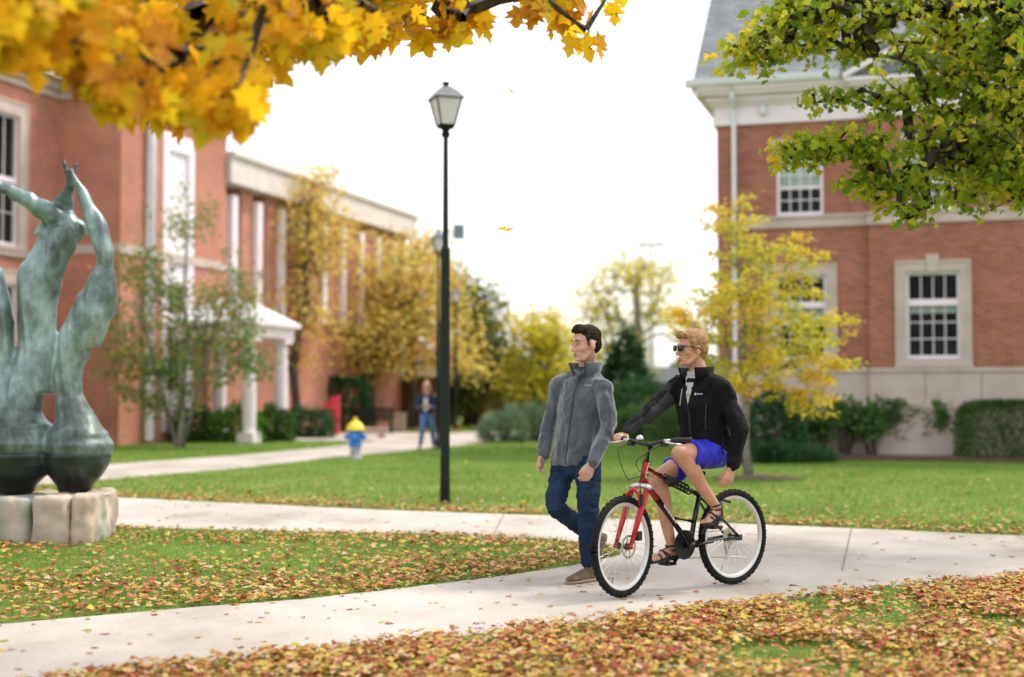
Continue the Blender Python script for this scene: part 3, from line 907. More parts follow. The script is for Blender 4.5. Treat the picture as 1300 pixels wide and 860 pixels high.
# low service building behind the trees, brick garden walls, far roof
lb = P(430, 540, 60)
low = thing('service_building', 'low dark brick building with grey metal roof behind the tree trunks', 'building', (lb.x, lb.y, 0))
def FS(s, t, z): return Vector((lb.x, lb.y, 0)) + BX*s - AX*t + Vector((0, 0, z))
q = MB(); fbox(q, FS, -1.5, 4.2, -3, 0, 0, 2.05); q.build('wall', M['brick_dark'], low)
q = MB(); q.prism([FS(-1.8, 0.35, 2.05), FS(-1.8, 0.35, 2.15), FS(-1.8, -1.6, 3.3), FS(-1.8, -3.3, 2.15), FS(-1.8, -3.3, 2.05)], BX*6.3); q.build('roof', pm('grey metal roof', (0.30, 0.29, 0.28), (0.38, 0.37, 0.36), 0.6, 3), low)
gb = P(620, 520, 66)
gwall = thing('garden_wall', 'low brown brick wall with pale piers beyond the yellow tree', 'wall', (gb.x, gb.y, 0))
def FG(s, t, z): return Vector((gb.x, gb.y, 0)) + BX*s - AX*t + Vector((0, 0, z))
q = MB(); fbox(q, FG, -0.6, 3.6, -0.3, 0, 0, 2.15); fbox(q, FG, -0.7, 3.7, -0.34, 0.05, 2.152, 2.25); q.build('wall', M['brick_dark'], gwall)
for s in (0.0, 1.9, 3.5):
    q = MB(); fbox(q, FG, s-0.17, s+0.17, -0.4, 0.1, 0, 2.3); q.build('pier', M['brick_far'], gwall)
fb = P(850, 470, 95)
fh = thing('distant_house', 'low far building with a grey pitched roof seen beyond the rider', 'building', (fb.x, fb.y, 0))
def FH(s, t, z): return Vector((fb.x, fb.y, 0)) + BX*s - AX*t + Vector((0, 0, z))
q = MB(); fbox(q, FH, -6, 2, -6, 0, 0, 2.2); q.build('wall', M['brick_dark'], fh)
q = MB(); q.prism([FH(-6.4, 0.4, 2.2), FH(-6.4, -3, 3.3), FH(-6.4, -6.4, 2.2)], BX*8.8); q.build('roof', pm('dark shingle', (.06,.065,.06), (.10,.105,.10), .9, 4), fh)
# ------------------------------------------------------------------ trees
def grow(trunk, targets, r_base, r_tip=0.004, seed=1, step=0.35, sag=0.0, bias=0.35, expo=0.45):
    """joins every target point to the nearest point of the branch skeleton built so far"""
    r = random.Random(seed)
    pos = []; par = []
    for i, p in enumerate(trunk):
        pos.append(Vector(p)); par.append(i-1)
    arr = np.array([list(p) for p in pos])
    nodes = list(arr)
    start = np.array(trunk[0])
    tg = sorted(targets, key=lambda t: min(np.linalg.norm(np.array(t)-n) for n in nodes[:len(trunk)]))
    paths = []; mintr = max(1, int(len(trunk)*0.3)); tips = []
    A = np.zeros((len(trunk)+len(tg)*12, 3)); A[:len(trunk)] = arr; n = len(trunk)
    for t in tg:
        t = np.array(t)
        D = np.linalg.norm(A[mintr:n]-t, axis=1)
        D += np.maximum(0, A[mintr:n, 2]-t[2])*bias*2
        j = mintr+int(np.argmin(D)); q = A[j].copy()
        L = np.linalg.norm(t-q); k = max(1, min(9, int(L/step)))
        path = [j]; prev = j
        jit = np.array([r.gauss(0, 1), r.gauss(0, 1), r.gauss(0, 1)])*0.06*L
        for i in range(1, k+1):
            f = i/k
            p = q*(1-f)+t*f + jit*math.sin(math.pi*f) + np.array([0, 0, (0.10-sag)*L*math.sin(math.pi*f)])
            A[n] = p; par.append(prev); path.append(n); prev = n; n += 1
        paths.append(path); tips.append(prev)
    w = np.zeros(n)
    for t in tips: w[t] += 1
    for i in range(n-1, 0, -1):
        if par[i] >= 0: w[par[i]] += w[i]
    W = max(w[0], 1)
    R = r_tip + (r_base-r_tip)*(w/W)**expo
    return A[:n], R, paths

def tree_wood(mb, A, R, paths, trunk_n, base_flare=1.35, n_trunk=10, nmin=4, rmin=0.0):
    tp = [A[i] for i in range(trunk_n)]; tr = [R[i] for i in range(trunk_n)]
    tr[0] *= base_flare
    mb.tube(tp, tr, n_trunk)
    for p in paths:
        rs = [min(R[i], R[p[1]]*1.15) if k == 0 else R[i] for k, i in enumerate(p)]
        if max(rs) < rmin: continue
        mb.tube([A[i] for i in p], rs, nmin if max(rs) < 0.03 else 6, cap=False)

def scatter_leaves(A, R, paths, per, size, spread, outline, seed=5, tail=0.6, droop=0.3, curl=0.25, zsq=0.7):
    r = np.random.default_rng(seed); P_ = []
    for p in paths:
        k = len(p); use = p[max(1, int(k*(1-tail))):]
        pts = A[use]; m = per
        idx = r.integers(0, len(use), m); f = r.random(m)[:, None]
        nxt = np.minimum(idx+1, len(use)-1)
        base = pts[idx]*(1-f)+pts[nxt]*f
        off = r.normal(0, 1, (m, 3)); off[:, 2] *= zsq
        P_.append(base+off*spread)
    P_ = np.concatenate(P_); n = len(P_)
    a = r.random(n)*2*np.pi
    d = np.stack([np.cos(a), np.sin(a), r.normal(-droop, 0.45, n)], 1)
    q = np.stack([r.normal(0, 0.6, n), r.normal(0, 0.6, n), r.normal(0.6, 0.5, n)], 1)
    s = r.uniform(size*0.65, size*1.25, n)
    return leaves_arrays(P_, s, outline, d, q, curl, seed+1)

def leaf_object(name, arr, mat, parent):
    co, f = arr
    o = mesh_from_arrays(name, co-np.array(ORG[parent]), f, 3, mat)
    o.parent = parent
    return o

DIA = np.array([(0, 0), (0.5, 0.3), (1.0, 0), (0.5, -0.3)])
def ell_targets(n, blobs, seed):
    """blobs: (px, py, Y, rx_px, ry_px, depth_m, weight) -> points in the crown volume"""
    r = np.random.default_rng(seed); out = []
    wt_ = np.array([b[6] for b in blobs], float); cnt = (wt_/wt_.sum()*n).astype(int)
    for b, c in zip(blobs, cnt):
        x, y, Y, rx, ry, dd, _ = b
        ctr = P(x, y, Y); sx = rx*Y/FPX; sz = ry*Y/FPX
        for _i in range(c):
            v = r.normal(0, 1, 3); v /= np.linalg.norm(v); v *= r.random()**(1/2.2)
            p = (ctr.x+v[0]*sx, ctr.y+v[1]*dd, ctr.z+v[2]*sz)
            if p[2] > 0.15: out.append(p)
    return out

def trunk_line(base, top, k=8, wob=0.06, seed=1):
    r = random.Random(seed); b = Vector(base); t = Vector(top); L = (t-b).length
    return [tuple(b.lerp(t, i/(k-1)) + Vector((r.gauss(0, wob), r.gauss(0, wob), 0))*L*0.2*math.sin(math.pi*i/(k-1))) for i in range(k)]

def make_tree(name, label, cat, base, top, blobs, n_t, r_base, leaf, per, size, spread, bark='bark_grey', outline=DIA, seed=1, group=None, extra_trunks=(), **kw):
    t = thing(name, label, cat, (base.x, base.y, 0), group)
    targets = ell_targets(n_t, blobs, seed)
    trunk = trunk_line((base.x, base.y, -0.05), top, 8, 0.06, seed)
    gk = {k: kw[k] for k in ('step', 'sag', 'bias', 'r_tip', 'expo') if k in kw}
    A, R, paths = grow(trunk, targets, r_base, seed=seed, **gk)
    mb = MB(); tree_wood(mb, A, R, paths, 8, rmin=kw.get('rmin', 0.0))
    for et in extra_trunks: mb.tube(et, [r_base*0.7, r_base*0.55, r_base*0.4, r_base*0.2][:len(et)], 8)
    mb.build('trunk', M[bark], t, smooth=True, uv=False)
    lk = {k: kw[k] for k in ('tail', 'droop', 'curl', 'zsq') if k in kw}
    leaf_object('crown', scatter_leaves(A, R, paths, per, size, spread, outline, seed+3, **lk), leaf, t)
    return t

L_yel = leaf_mat('yellow autumn leaves', [(0.74, 0.30, 0.03), (0.80, 0.47, 0.03), (0.80, 0.58, 0.05), (0.70, 0.60, 0.06), (0.50, 0.52, 0.06), (0.28, 0.38, 0.05), (0.15, 0.26, 0.04)], 1.0, 0.6, 0.5)
L_gold = leaf_mat('golden olive leaves', [(0.52, 0.27, 0.09), (0.70, 0.46, 0.10), (0.78, 0.60, 0.15), (0.60, 0.55, 0.13), (0.40, 0.43, 0.11)], 0.5, 0.6, 0.5)
L_brown = leaf_mat('russet brown leaves', [(0.42, 0.20, 0.11), (0.58, 0.34, 0.13), (0.68, 0.50, 0.14), (0.50, 0.43, 0.13), (0.28, 0.30, 0.08)], 0.5, 0.6, 0.4)
L_olive = leaf_mat('dark olive leaves', [(0.045, 0.08, 0.018), (0.09, 0.13, 0.024), (0.16, 0.17, 0.03), (0.34, 0.26, 0.04)], 0.5, 0.6, 0.35)
L_green = leaf_mat('green and orange leaves', [(0.06, 0.15, 0.05), (0.12, 0.24, 0.07), (0.22, 0.32, 0.08), (0.44, 0.34, 0.08), (0.5, 0.24, 0.07)], 0.7, 0.45, 0.4)
L_lime = leaf_mat('bright yellow leaves', [(0.30, 0.36, 0.04), (0.55, 0.52, 0.05), (0.72, 0.60, 0.05), (0.74, 0.50, 0.04)], 0.5, 0.6, 0.5)
L_maple = leaf_mat('golden maple leaves', [(0.30, 0.16, 0.02), (0.66, 0.28, 0.012), (0.84, 0.44, 0.012), (0.84, 0.54, 0.016), (0.66, 0.52, 0.02), (0.42, 0.42, 0.025), (0.14, 0.24, 0.02)], 0.55, 0.42, 0.62, veins=0.5)
L_oak = leaf_mat('turning green leaves', [(0.09, 0.19, 0.015), (0.19, 0.31, 0.02), (0.34, 0.42, 0.03), (0.60, 0.54, 0.04), (0.78, 0.52, 0.035)], 1.0, 0.4, 0.6)
L_ever = leaf_mat('dark evergreen needles', [(0.014, 0.055, 0.018), (0.03, 0.095, 0.028), (0.06, 0.15, 0.045)], 2.0, 0.4, 0.15)
L_box = leaf_mat('clipped hedge leaves', [(0.03, 0.075, 0.016), (0.06, 0.13, 0.024), (0.12, 0.20, 0.035)], 2.0, 0.3, 0.2)
L_box2 = leaf_mat('fresh green bush leaves', [(0.05, 0.14, 0.02), (0.10, 0.24, 0.03), (0.2, 0.34, 0.05)], 2.0, 0.3, 0.3)
L_rhod = leaf_mat('leathery shrub leaves', [(0.04, 0.11, 0.03), (0.09, 0.18, 0.05), (0.16, 0.26, 0.08)], 2.0, 0.3, 0.2)
L_jun = leaf_mat('blue green juniper', [(0.10, 0.17, 0.09), (0.17, 0.26, 0.14), (0.27, 0.36, 0.2)], 2.0, 0.3, 0.2)

# small yellow tree on the lawn
b = G(951, 607)
ytop = P(935, 268, b.y)
make_tree('yellow_tree', 'slender young tree with yellow, orange and green leaves on the lawn behind the rider', 'tree', b, ytop,
  [(925, 290, b.y, 42, 50, 0.8, 1.0), (985, 330, b.y-0.2, 62, 36, 0.9, 1.6), (950, 385, b.y, 95, 45, 1.3, 2.8), (1020, 430, b.y-0.3, 70, 40, 1.1, 2.0), (890, 420, b.y+0.2, 42, 40, 1.0, 1.3), (960, 470, b.y-0.2, 80, 42, 1.2, 2.4), (1030, 500, b.y-0.4, 35, 34, 0.7, 0.8), (1070, 410, b.y-0.3, 28, 10, 0.3, 0.2), (1068, 462, b.y-0.3, 26, 12, 0.3, 0.25), (860, 400, b.y+.3, 28, 10, .3, .25)],
  430, 0.062, L_yel, 31, 0.076, 0.085, seed=31, r_tip=0.003, step=0.25, zsq=0.45, droop=0.45, outline=OVAL_O)
mb = MB()
mr_ = [(0.75, 0.012), (0.5, 0.03), (0.2, 0.045), (0.0, 0.05)]
mb.lathe((b.x+0.12, b.y-0.05, 0), [(r_, h) for r_, h in mr_], 20)
o_ = mb.build('mulch_ring', M['soil'], None, org=(b.x, b.y, 0)); tag(o_, 'low round patch of dark mulch at the foot of the slender yellow tree', 'mulch')

# right foreground tree (trunk outside the frame)
rb = Vector((6.6, 13.2, 0)); rt = Vector((6.2, 13.0, 7.5))
make_tree('leafy_oak', 'big green and yellow tree whose boughs hang in from the upper right', 'tree', rb, rt,
  [(1275, 110, 12.5, 100, 115, 1.8, 6.0), (1210, 40, 12.8, 110, 60, 1.8, 2.0), (1080, 25, 12.2, 125, 42, 1.0, 2.2), (958, 66, 11.8, 38, 24, 0.5, 0.6), (1000, 30, 12, 62, 36, 0.6, 0.6), (1085, 188, 12.0, 66, 20, 0.5, 1.0), (1018, 190, 11.8, 34, 20, 0.3, 0.6), (1125, 232, 12.2, 76, 20, 0.6, 0.9), (1125, 125, 12.3, 60, 16, 0.5, 0.4), (1050, 122, 12, 26, 9, 0.3, 0.14), (1205, 190, 12.5, 80, 24, 1.0, 0.7), (1265, 225, 12.5, 70, 42, 1.0, 1.8), (1160, 262, 12.0, 26, 16, .3, .3),
   (1420, 60, 13.3, 170, 170, 2.5, 3.5), (1350, -140, 13.2, 280, 150, 2.2, 4.0), (1060, -60, 12.6, 130, 50, 1.2, 1.2)],
  1100, 0.24, L_oak, 12, 0.082, 0.08, bark='bark_dark', seed=41, r_tip=0.003, step=0.3, zsq=0.6, droop=0.8, outline=SMALL_O, bias=0.1)

# left foreground maple (trunk outside the frame on the left)
mbse = Vector((-4.6, 5.4, 0)); mtop = Vector((-4.3, 5.8, 6.4))
maple = thing('golden_maple', 'golden maple tree whose big lobed leaves hang across the top left', 'tree', (mbse.x, mbse.y, 0))
r_ = np.random.default_rng(77)
def ylim(x): return np.interp(x, [-200, 0, 60, 105, 150, 205, 262, 300, 322, 335, 400, 450, 500, 540, 565, 590], [45, 42, 74, 98, 120, 138, 158, 138, 104, 60, 54, 40, 44, 24, 14, -10])
tg = []
while len(tg) < 330:
    x = r_.uniform(-330, 590); yl = ylim(x)
    y = yl-abs(r_.normal(0, 1))*90 - 12
    if y < -260: continue
    if 330 < x < 420 and r_.random() < 0.25: continue
    Y = np.interp(x, [-300, 330, 600], [4.3, 6.2, 8.2])+r_.uniform(-0.9, 1.1)
    tg.append(tuple(P(x, y, Y)))
for (x, y) in [(556, 18), (566, 30), (576, 8), (584, 26), (594, 4), (600, 14), (548, 34), (663, -5), (672, -22), (700, 22), (690, 2), (716, -8), (738, 22), (730, -6), (744, 42), (755, 0), (776, -8), (770, -30), (700, -40), (640, -50), (740, -60), (600, -45), (620, -80), (560, -60)]:
    tg.append(tuple(P(x, y-4, 8.1+r_.uniform(-0.25, 0.25))))
trunk = trunk_line((mbse.x, mbse.y, -0.05), mtop, 8, 0.05, 5)
A, R, paths = grow(trunk, tg, 0.19, 0.003, seed=9, step=0.3, sag=0.02, bias=0.0)
mb = MB(); tree_wood(mb, A, R, paths, 8)
# leaves: 3-5 per twig end, blade hanging from a thin stalk
tips = [p[-1] for p in paths]
pos, dirs, nr, sz = [], [], [], []
for ti, p in zip(tips, paths):
    tip = Vector(A[ti]); nl = 3 if tip.x > 0.0 else 5
    if tip.x/tip.y*FPX+650 > 545: nl = 3
    for k in range(nl):
        st = Vector(A[p[max(0, len(p)-1-(k//2))]]) if len(p) > 1 else tip
        out = Vector((r_.normal(0, .6), r_.normal(0, .6), r_.uniform(-0.9, 0.1)))
        out.normalize(); L = r_.uniform(0.04, 0.10)
        q = st + out*L
        mb.tube([st, st+out*L*0.6+Vector((0, 0, 0.006)), q], 0.0013, 3, cap=False)
        pos.append(tuple(q)); d = (out*0.5+Vector((r_.normal(0, .35), r_.normal(0, .3), -0.9))).normalized()
        dirs.append(tuple(d)); nr.append((r_.normal(0, .65), -1.0+r_.normal(0, .5), r_.normal(0.25, .5))); sz.append(r_.uniform(0.085, 0.165) if tip.x/tip.y*FPX+650 < 545 else r_.uniform(.13, .19))
# scattered mass fill nearest the trunk so the sky is mostly covered there
for i in range(400):
    x = r_.uniform(-330, 400); yl = ylim(x)-10; y = yl-abs(r_.normal(0, 1))*85-8
    if x > 300 and r_.random() < 0.5: continue
    Y = np.interp(x, [-300, 330, 600], [4.3, 6.2, 8.2])+r_.uniform(-0.9, 1.3)
    q = P(x, y, Y)
    pos.append(tuple(q)); dirs.append((r_.normal(0, .5), r_.normal(0, .4), -0.8)); nr.append((r_.normal(0, .7), -1.0+r_.normal(0, .5), r_.normal(0.3, .5))); sz.append(r_.uniform(0.10, 0.185))
    st = q+Vector((r_.normal(0, .03), r_.normal(0, .03), 0.07))
    mb.tube([st, q], 0.0013, 3, cap=False)
mb.build('trunk', M['bark_dark'], maple, smooth=True, uv=False)
arr = leaves_arrays(np.array(pos), np.array(sz), MO, np.array(dirs), np.array(nr), 0.22, 88)
leaf_object('crown', arr, L_maple, maple)

# tree by the tall window of the library
b = G(228, 569)
make_tree('young_tree', 'loose green and orange tree standing in front of the tall white window panel', 'tree', b, P(238, 300, b.y),
  [(235, 275, b.y, 40, 40, 1.0, 0.5), (185, 340, b.y, 45, 40, 1.2, 0.7), (225, 385, b.y, 80, 50, 1.6, 1.5), (305, 370, b.y, 34, 60, 1.0, 1.0), (170, 455, b.y, 45, 60, 1.4, 1.5), (250, 455, b.y, 70, 45, 1.5, 1.5), (315, 450, b.y, 30, 40, 1.0, .7), (200, 510, b.y, 60, 22, 1.2, .6)],
  430, 0.085, L_green, 17, 0.14, 0.2, seed=51, bark='bark_grey', extra_trunks=[[(b.x-.05, b.y, 0), tuple(P(200, 480, b.y)), tuple(P(180, 400, b.y)), tuple(P(172, 330, b.y))], [(b.x+.05, b.y+.1, 0), tuple(P(255, 480, b.y)), tuple(P(280, 400, b.y)), tuple(P(300, 340, b.y))]])
# big golden trees in front of the wing
b = G(466, 546)
make_tree('autumn_tree', 'broad golden tree with a forked dark trunk in front of the long wing', 'tree', b, P(470, 400, b.y),
  [(470, 345, b.y, 90, 50, 3.5, 1.8), (440, 400, b.y, 90, 60, 3.5, 2.6), (530, 400, b.y, 80, 75, 3.5, 3), (550, 330, b.y, 35, 35, 2, .4), (580, 450, b.y, 45, 40, 2, 1), (450, 445, b.y-1, 100, 38, 2.5, 2.0), (420, 330, b.y, 40, 60, 2, 1.3)],
  600, 0.30, L_gold, 18, 0.21, 0.42, bark='bark_dark', seed=61, group='autumn trees before the long wing', expo=0.6)
b = G(520, 545)
make_tree('autumn_tree', 'rounded yellow tree nearest the second lamp post', 'tree', b, P(524, 400, b.y),
  [(525, 380, b.y, 60, 55, 2.6, 2), (505, 440, b.y, 60, 45, 2.4, 1.6), (540, 320, b.y, 38, 34, 1.8, .9)],
  240, 0.2, L_gold, 17, 0.21, 0.36, bark='bark_dark', seed=64, group='autumn trees before the long wing')
b = G(418, 546)
make_tree('autumn_tree', 'soft tan and gold tree just right of the entrance porch', 'tree', b, P(420, 400, b.y),
  [(420, 370, b.y, 55, 50, 2.4, 1.8), (400, 430, b.y, 55, 45, 2.4, 1.6), (445, 440, b.y, 45, 40, 2, 1.2)],
  220, 0.18, L_brown, 18, 0.21, 0.36, bark='bark_dark', seed=65, group='autumn trees before the long wing')
b = G(372, 552)
make_tree('autumn_tree', 'tall thin russet and gold tree rising beside the entrance porch', 'tree', b, P(392, 260, b.y),
  [(398, 245, b.y, 35, 40, 1.6, 1), (380, 310, b.y, 50, 50, 2, 1.5), (375, 390, b.y, 60, 50, 2.2, 1.6), (350, 450, b.y+1, 60, 40, 2, 1.2), (420, 300, b.y, 40, 50, 2, .8)],
  300, 0.15, L_gold, 17, 0.2, 0.36, bark='bark_dark', seed=62, group='autumn trees before the long wing')
b = G(355, 544)
make_tree('autumn_tree', 'low russet brown tree crowded behind the entrance porch', 'tree', b, P(372, 430, b.y),
  [(370, 440, b.y, 70, 50, 2.5, 1.8), (410, 470, b.y, 50, 45, 2.4, 1.2), (370, 490, b.y+1, 60, 28, 2, 1)],
  170, 0.17, L_brown, 26, 0.26, 0.42, bark='bark_dark', seed=63, group='autumn trees before the long wing')
b = G(596, 541)
make_tree('dark_tree', 'dense dark olive tree behind the lamp posts', 'tree', b, P(598, 400, b.y),
  [(598, 400, b.y, 42, 45, 3, 1.6), (612, 450, b.y, 42, 50, 3, 2), (585, 490, b.y, 45, 35, 3, 1.5), (580, 360, b.y+1, 20, 20, 1.5, .3)],
  300, 0.28, L_olive, 24, 0.28, 0.45, bark='bark_dark', seed=71)
b = G(684, 543)
make_tree('bright_tree', 'round bright yellow tree behind the walking man', 'tree', b, P(684, 430, b.y),
  [(684, 420, b.y, 38, 30, 2, 1.5), (690, 465, b.y, 48, 40, 2.4, 2), (665, 490, b.y, 30, 30, 2, .8), (715, 450, b.y, 30, 40, 2, 1)],
  230, 0.2, L_lime, 20, 0.24, 0.38, bark='bark_dark', seed=72)
b = G(812, 537)
make_tree('bright_tree', 'thin sparse yellow tree with bare grey boughs above the two men', 'tree', b, P(808, 350, b.y),
  [(800, 345, b.y, 60, 30, 2.4, 1.2), (760, 385, b.y, 38, 32, 2, 1), (850, 400, b.y, 32, 42, 2, .7), (765, 440, b.y, 40, 40, 2, 1.0), (835, 350, b.y, 30, 30, 2, .4), (800, 420, b.y, 50, 60, 2.2, .9)],
  300, 0.3, L_lime, 14, 0.22, 0.42, bark='bark_grey', seed=73, expo=0.55, r_tip=0.018)

def conifer(name, label, cat, b, top_y, rx_px, seed, n=900, mat=None, size=0.16, group=None, slim=1.0):
    Y = b.y; top = P(650, top_y, Y).z; Rm = rx_px*Y/FPX
    t = thing(name, label, cat, (b.x, b.y, 0), group)
    r = np.random.default_rng(seed); mb = MB()
    mb.tube([(b.x, b.y, -0.03), (b.x, b.y, top*0.5), (b.x, b.y, top)], [0.07+top*0.012, 0.05, 0.008], 7)
    pos, dd, nn, ss = [], [], [], []
    for i in range(n):
        f = 1-math.sqrt(r.random()); z = 0.08+f*(top-0.1); rr = Rm*(1-f)**slim*(0.45+0.6*r.random())*(1+0.18*math.sin(z*9/top*3)); a = r.random()*6.283
        p = (b.x+math.cos(a)*rr, b.y+math.sin(a)*rr, z-0.12*rr)
        if i % 6 == 0: mb.tube([(b.x, b.y, z*0.98+0.02), p], [0.012, 0.004], 4, cap=False)
        for k in range(4):
            pos.append((p[0]+r.normal(0, size*.5), p[1]+r.normal(0, size*.5), p[2]+r.normal(0, size*.3))); aa = a+r.normal(0, .5)
            dd.append((math.cos(aa), math.sin(aa), r.normal(0.1, .35))); nn.append((r.normal(0, .5), r.normal(0, .5), 1)); ss.append(size*r.uniform(.7, 1.4))
    mb.build('trunk', M['bark_dark'], t, smooth=True, uv=False)
    leaf_object('crown', leaves_arrays(np.array(pos), np.array(ss), DIA, np.array(dd), np.array(nn), 0.1, seed), mat or L_ever, t)
b = G(795, 541.5)
conifer('spruce_tree', 'dark green conical spruce between the walking man and the rider', 'tree', b, 412, 60, 81, 1700, size=0.26)

def shrub(name, label, cat, b, w, h, mat, seed, n=500, size=0.09, stems=7, open_=False, group=None, boxy=False, dy=None, spiky=False):
    """w: half width in m, h: height"""
    t = thing(name, label, cat, (b.x, b.y, 0), group)
    r = np.random.default_rng(seed); mb = MB(); dy = dy or w*0.8
    tips = []
    for i in range(stems):
        a = r.random()*6.283; q = Vector((b.x+math.cos(a)*w*.55*r.uniform(.3, 1.3), b.y+math.sin(a)*dy*.55*r.uniform(.3, 1.3), h*r.uniform(.65, .95)))
        s = Vector((b.x+math.cos(a)*0.08, b.y+math.sin(a)*0.08, -0.02))
        m_ = s.lerp(q, .5)+Vector((r.normal(0, .04), r.normal(0, .04), 0))
        mb.tube([s, m_, q], [0.014, 0.010, 0.005], 5, cap=False); tips += [q, m_.lerp(q, .6)]
        for k in range(3):
            q2 = m_.lerp(q, r.random())+Vector((r.normal(0, w*.2), r.normal(0, w*.2), r.uniform(0.03, h*.25))); mb.tube([m_.lerp(q, .3), q2], [0.007, 0.003], 4, cap=False); tips.append(q2)
    mb.build('stem', M['bark_dark'], t, smooth=True, uv=False)
    pos = []
    if open_:
        for i in range(n):
            c = tips[r.integers(len(tips))]; pos.append((c.x+r.normal(0, .07), c.y+r.normal(0, .07), max(0.05, c.z+r.normal(0, .06))))
    elif boxy:
        for i in range(n):
            u, v, k = r.uniform(-1, 1), r.uniform(-1, 1), r.uniform(0.0, 1)
            f = r.integers(4)
            if f == 0: k = 1-abs(r.normal(0, .05))
            elif f == 1: v = -1+abs(r.normal(0, .08))
            elif f == 2: u = math.copysign(1-abs(r.normal(0, .05)), u)
            rr = 1-0.12*max(0, k-.7)/.3
            pos.append((b.x+u*w*rr+r.normal(0, .012), b.y+v*dy*rr+r.normal(0, .012), 0.03+k*h*(1-.06*abs(u)**6)+r.normal(0, .015)))
    else:
        for i in range(n):
            v = r.normal(0, 1, 3); v /= np.linalg.norm(v); v *= r.uniform(.6, 1.0)*(1+0.12*math.sin(v[0]*7+seed)+0.1*math.sin(v[2]*9+v[1]*5))
            z = h*0.42+v[2]*h*.58
            if z < 0.03: z = abs(z)+.03
            pos.append((b.x+v[0]*w, b.y+v[1]*dy, z))
    pos = np.array(pos); n = len(pos)
    c = np.array([b.x, b.y, h*.2 if spiky else h*.45]); out = pos-c; out /= np.linalg.norm(out, axis=1, keepdims=True)+1e-9
    dd = out+r.normal(0, .6 if not spiky else .3, (n, 3)); nn = out*.6+r.normal(0, .6, (n, 3))
    leaf_object('foliage', leaves_arrays(pos, r.uniform(size*.7, size*1.3, n), DIA if not spiky else DIA*np.array([1.8, .6]), dd, nn, 0.2, seed+1), mat, t)
    return t

# planting along the brick hall
gr = 'leggy shrubs in the mulch bed along the brick hall'
labs = ['leggy green shrub beside the clipped hedge, below the right window', 'taller leggy shrub in the bed left of the right window', 'leggy shrub in the bed below the corner of the brick bay', 'airy leggy shrub in the bed just left of the bay corner', 'low leggy shrub in the bed near the small yellow tree', 'thin leggy shrub tucked behind the yellow tree']
for i, (x, hh, ww) in enumerate([(1188, 1.12, .48), (1140, 1.25, .5), (1106, 1.1, .45), (1072, 1.2, .5), (1040, 0.9, .4), (1018, 1.25, .42)]):
    g = P(x, 560, 30.6+0.15*(i % 2)); g.z = 0
    shrub('leggy_shrub', labs[i], 'shrub', g, ww, hh, L_rhod, 100+i, 1100, 0.12, 14, True, gr)
g = P(1290, 560, 29.7); g.z = 0
shrub('clipped_hedge', 'clipped square green hedge in the bed at the right edge', 'hedge', g, 1.12, 1.18, L_box, 120, 9000, 0.065, 10, boxy=True, dy=0.55)
g = P(982, 560, 29.9); g.z = 0
shrub('evergreen_shrub', 'dense dark evergreen shrub at the corner of the brick hall behind the yellow tree', 'shrub', g, .62, 1.5, L_ever, 121, 3200, 0.11, 10)
for i, (x, w_) in enumerate([(1005, .95), (975, .7)]):
    g = P(x, 560, 28.3-.2*i); g.z = 0
    shrub('ground_juniper', ['low spreading dark juniper at the left end of the mulch bed', 'small low juniper beside the foot of the yellow tree trunk'][i], 'shrub', g, w_, .34, L_ever, 124+i, 1500, 0.09, 8, spiky=True, dy=.5)

# blue green junipers and leafy bushes behind the men
labs = ['blue green spreading juniper at the end of the garden path', 'blue green juniper bush left of the walking man', 'pale juniper bush directly behind the walking man', 'arching pale green bush between the two men', 'arching pale bush behind the handlebar', 'pale green bush under the rider\'s outstretched arm']
for i, (x, yb, w_, hh) in enumerate([(640, 562, .75, .75), (668, 560, .85, 1.0), (700, 560, .7, .8), (800, 560, .7, .9), (828, 560, .85, 1.1), (865, 562, .9, 1.05)]):
    g = G(x, yb)
    shrub('spreading_bush', labs[i], 'bush', g, w_, hh, L_jun if i < 3 else L_rhod, 130+i, 1500, 0.12, 10, spiky=True, group='spreading bushes beyond the lawn')
g = G(805, 552)
shrub('evergreen_bush', 'wide dark evergreen bush at the foot of the spruce', 'bush', g, 1.6, 1.9, L_ever, 140, 4200, 0.16, 10)
g = G(905, 552)
shrub('leafy_bush', 'wide mid green leafy bush mostly hidden behind the rider', 'bush', g, 1.9, 1.35, L_rhod, 141, 2400, 0.15, 10)

# bushes by the library
labs = ['rounded dark bush behind the bronze sculpture', 'rounded dark green bush under the loose green and orange tree', 'bright green rounded bush in front of the entrance porch', 'rounded dark green bush in front of the porch column', 'wide dark green bush at the right end of the porch planting']
for i, (x, yb, w_, hh, m_) in enumerate([(143, 562, .75, 1.35, L_box), (248, 562, .68, 1.0, L_box), (300, 562, .75, 1.05, L_box2), (345, 561, .62, 1.0, L_box), (390, 556, .95, .95, L_ever)]):
    shrub('rounded_bush', labs[i], 'bush', G(x, yb), w_, hh, m_, 150+i, 2600, 0.12, 8, group='rounded bushes before the library')
g = G(400, 548)
shrub('tall_hedge', 'long dark evergreen hedge behind the red post', 'hedge', g, 2.0, 1.9, L_ever, 160, 5000, 0.18, 10, boxy=True, dy=.7)

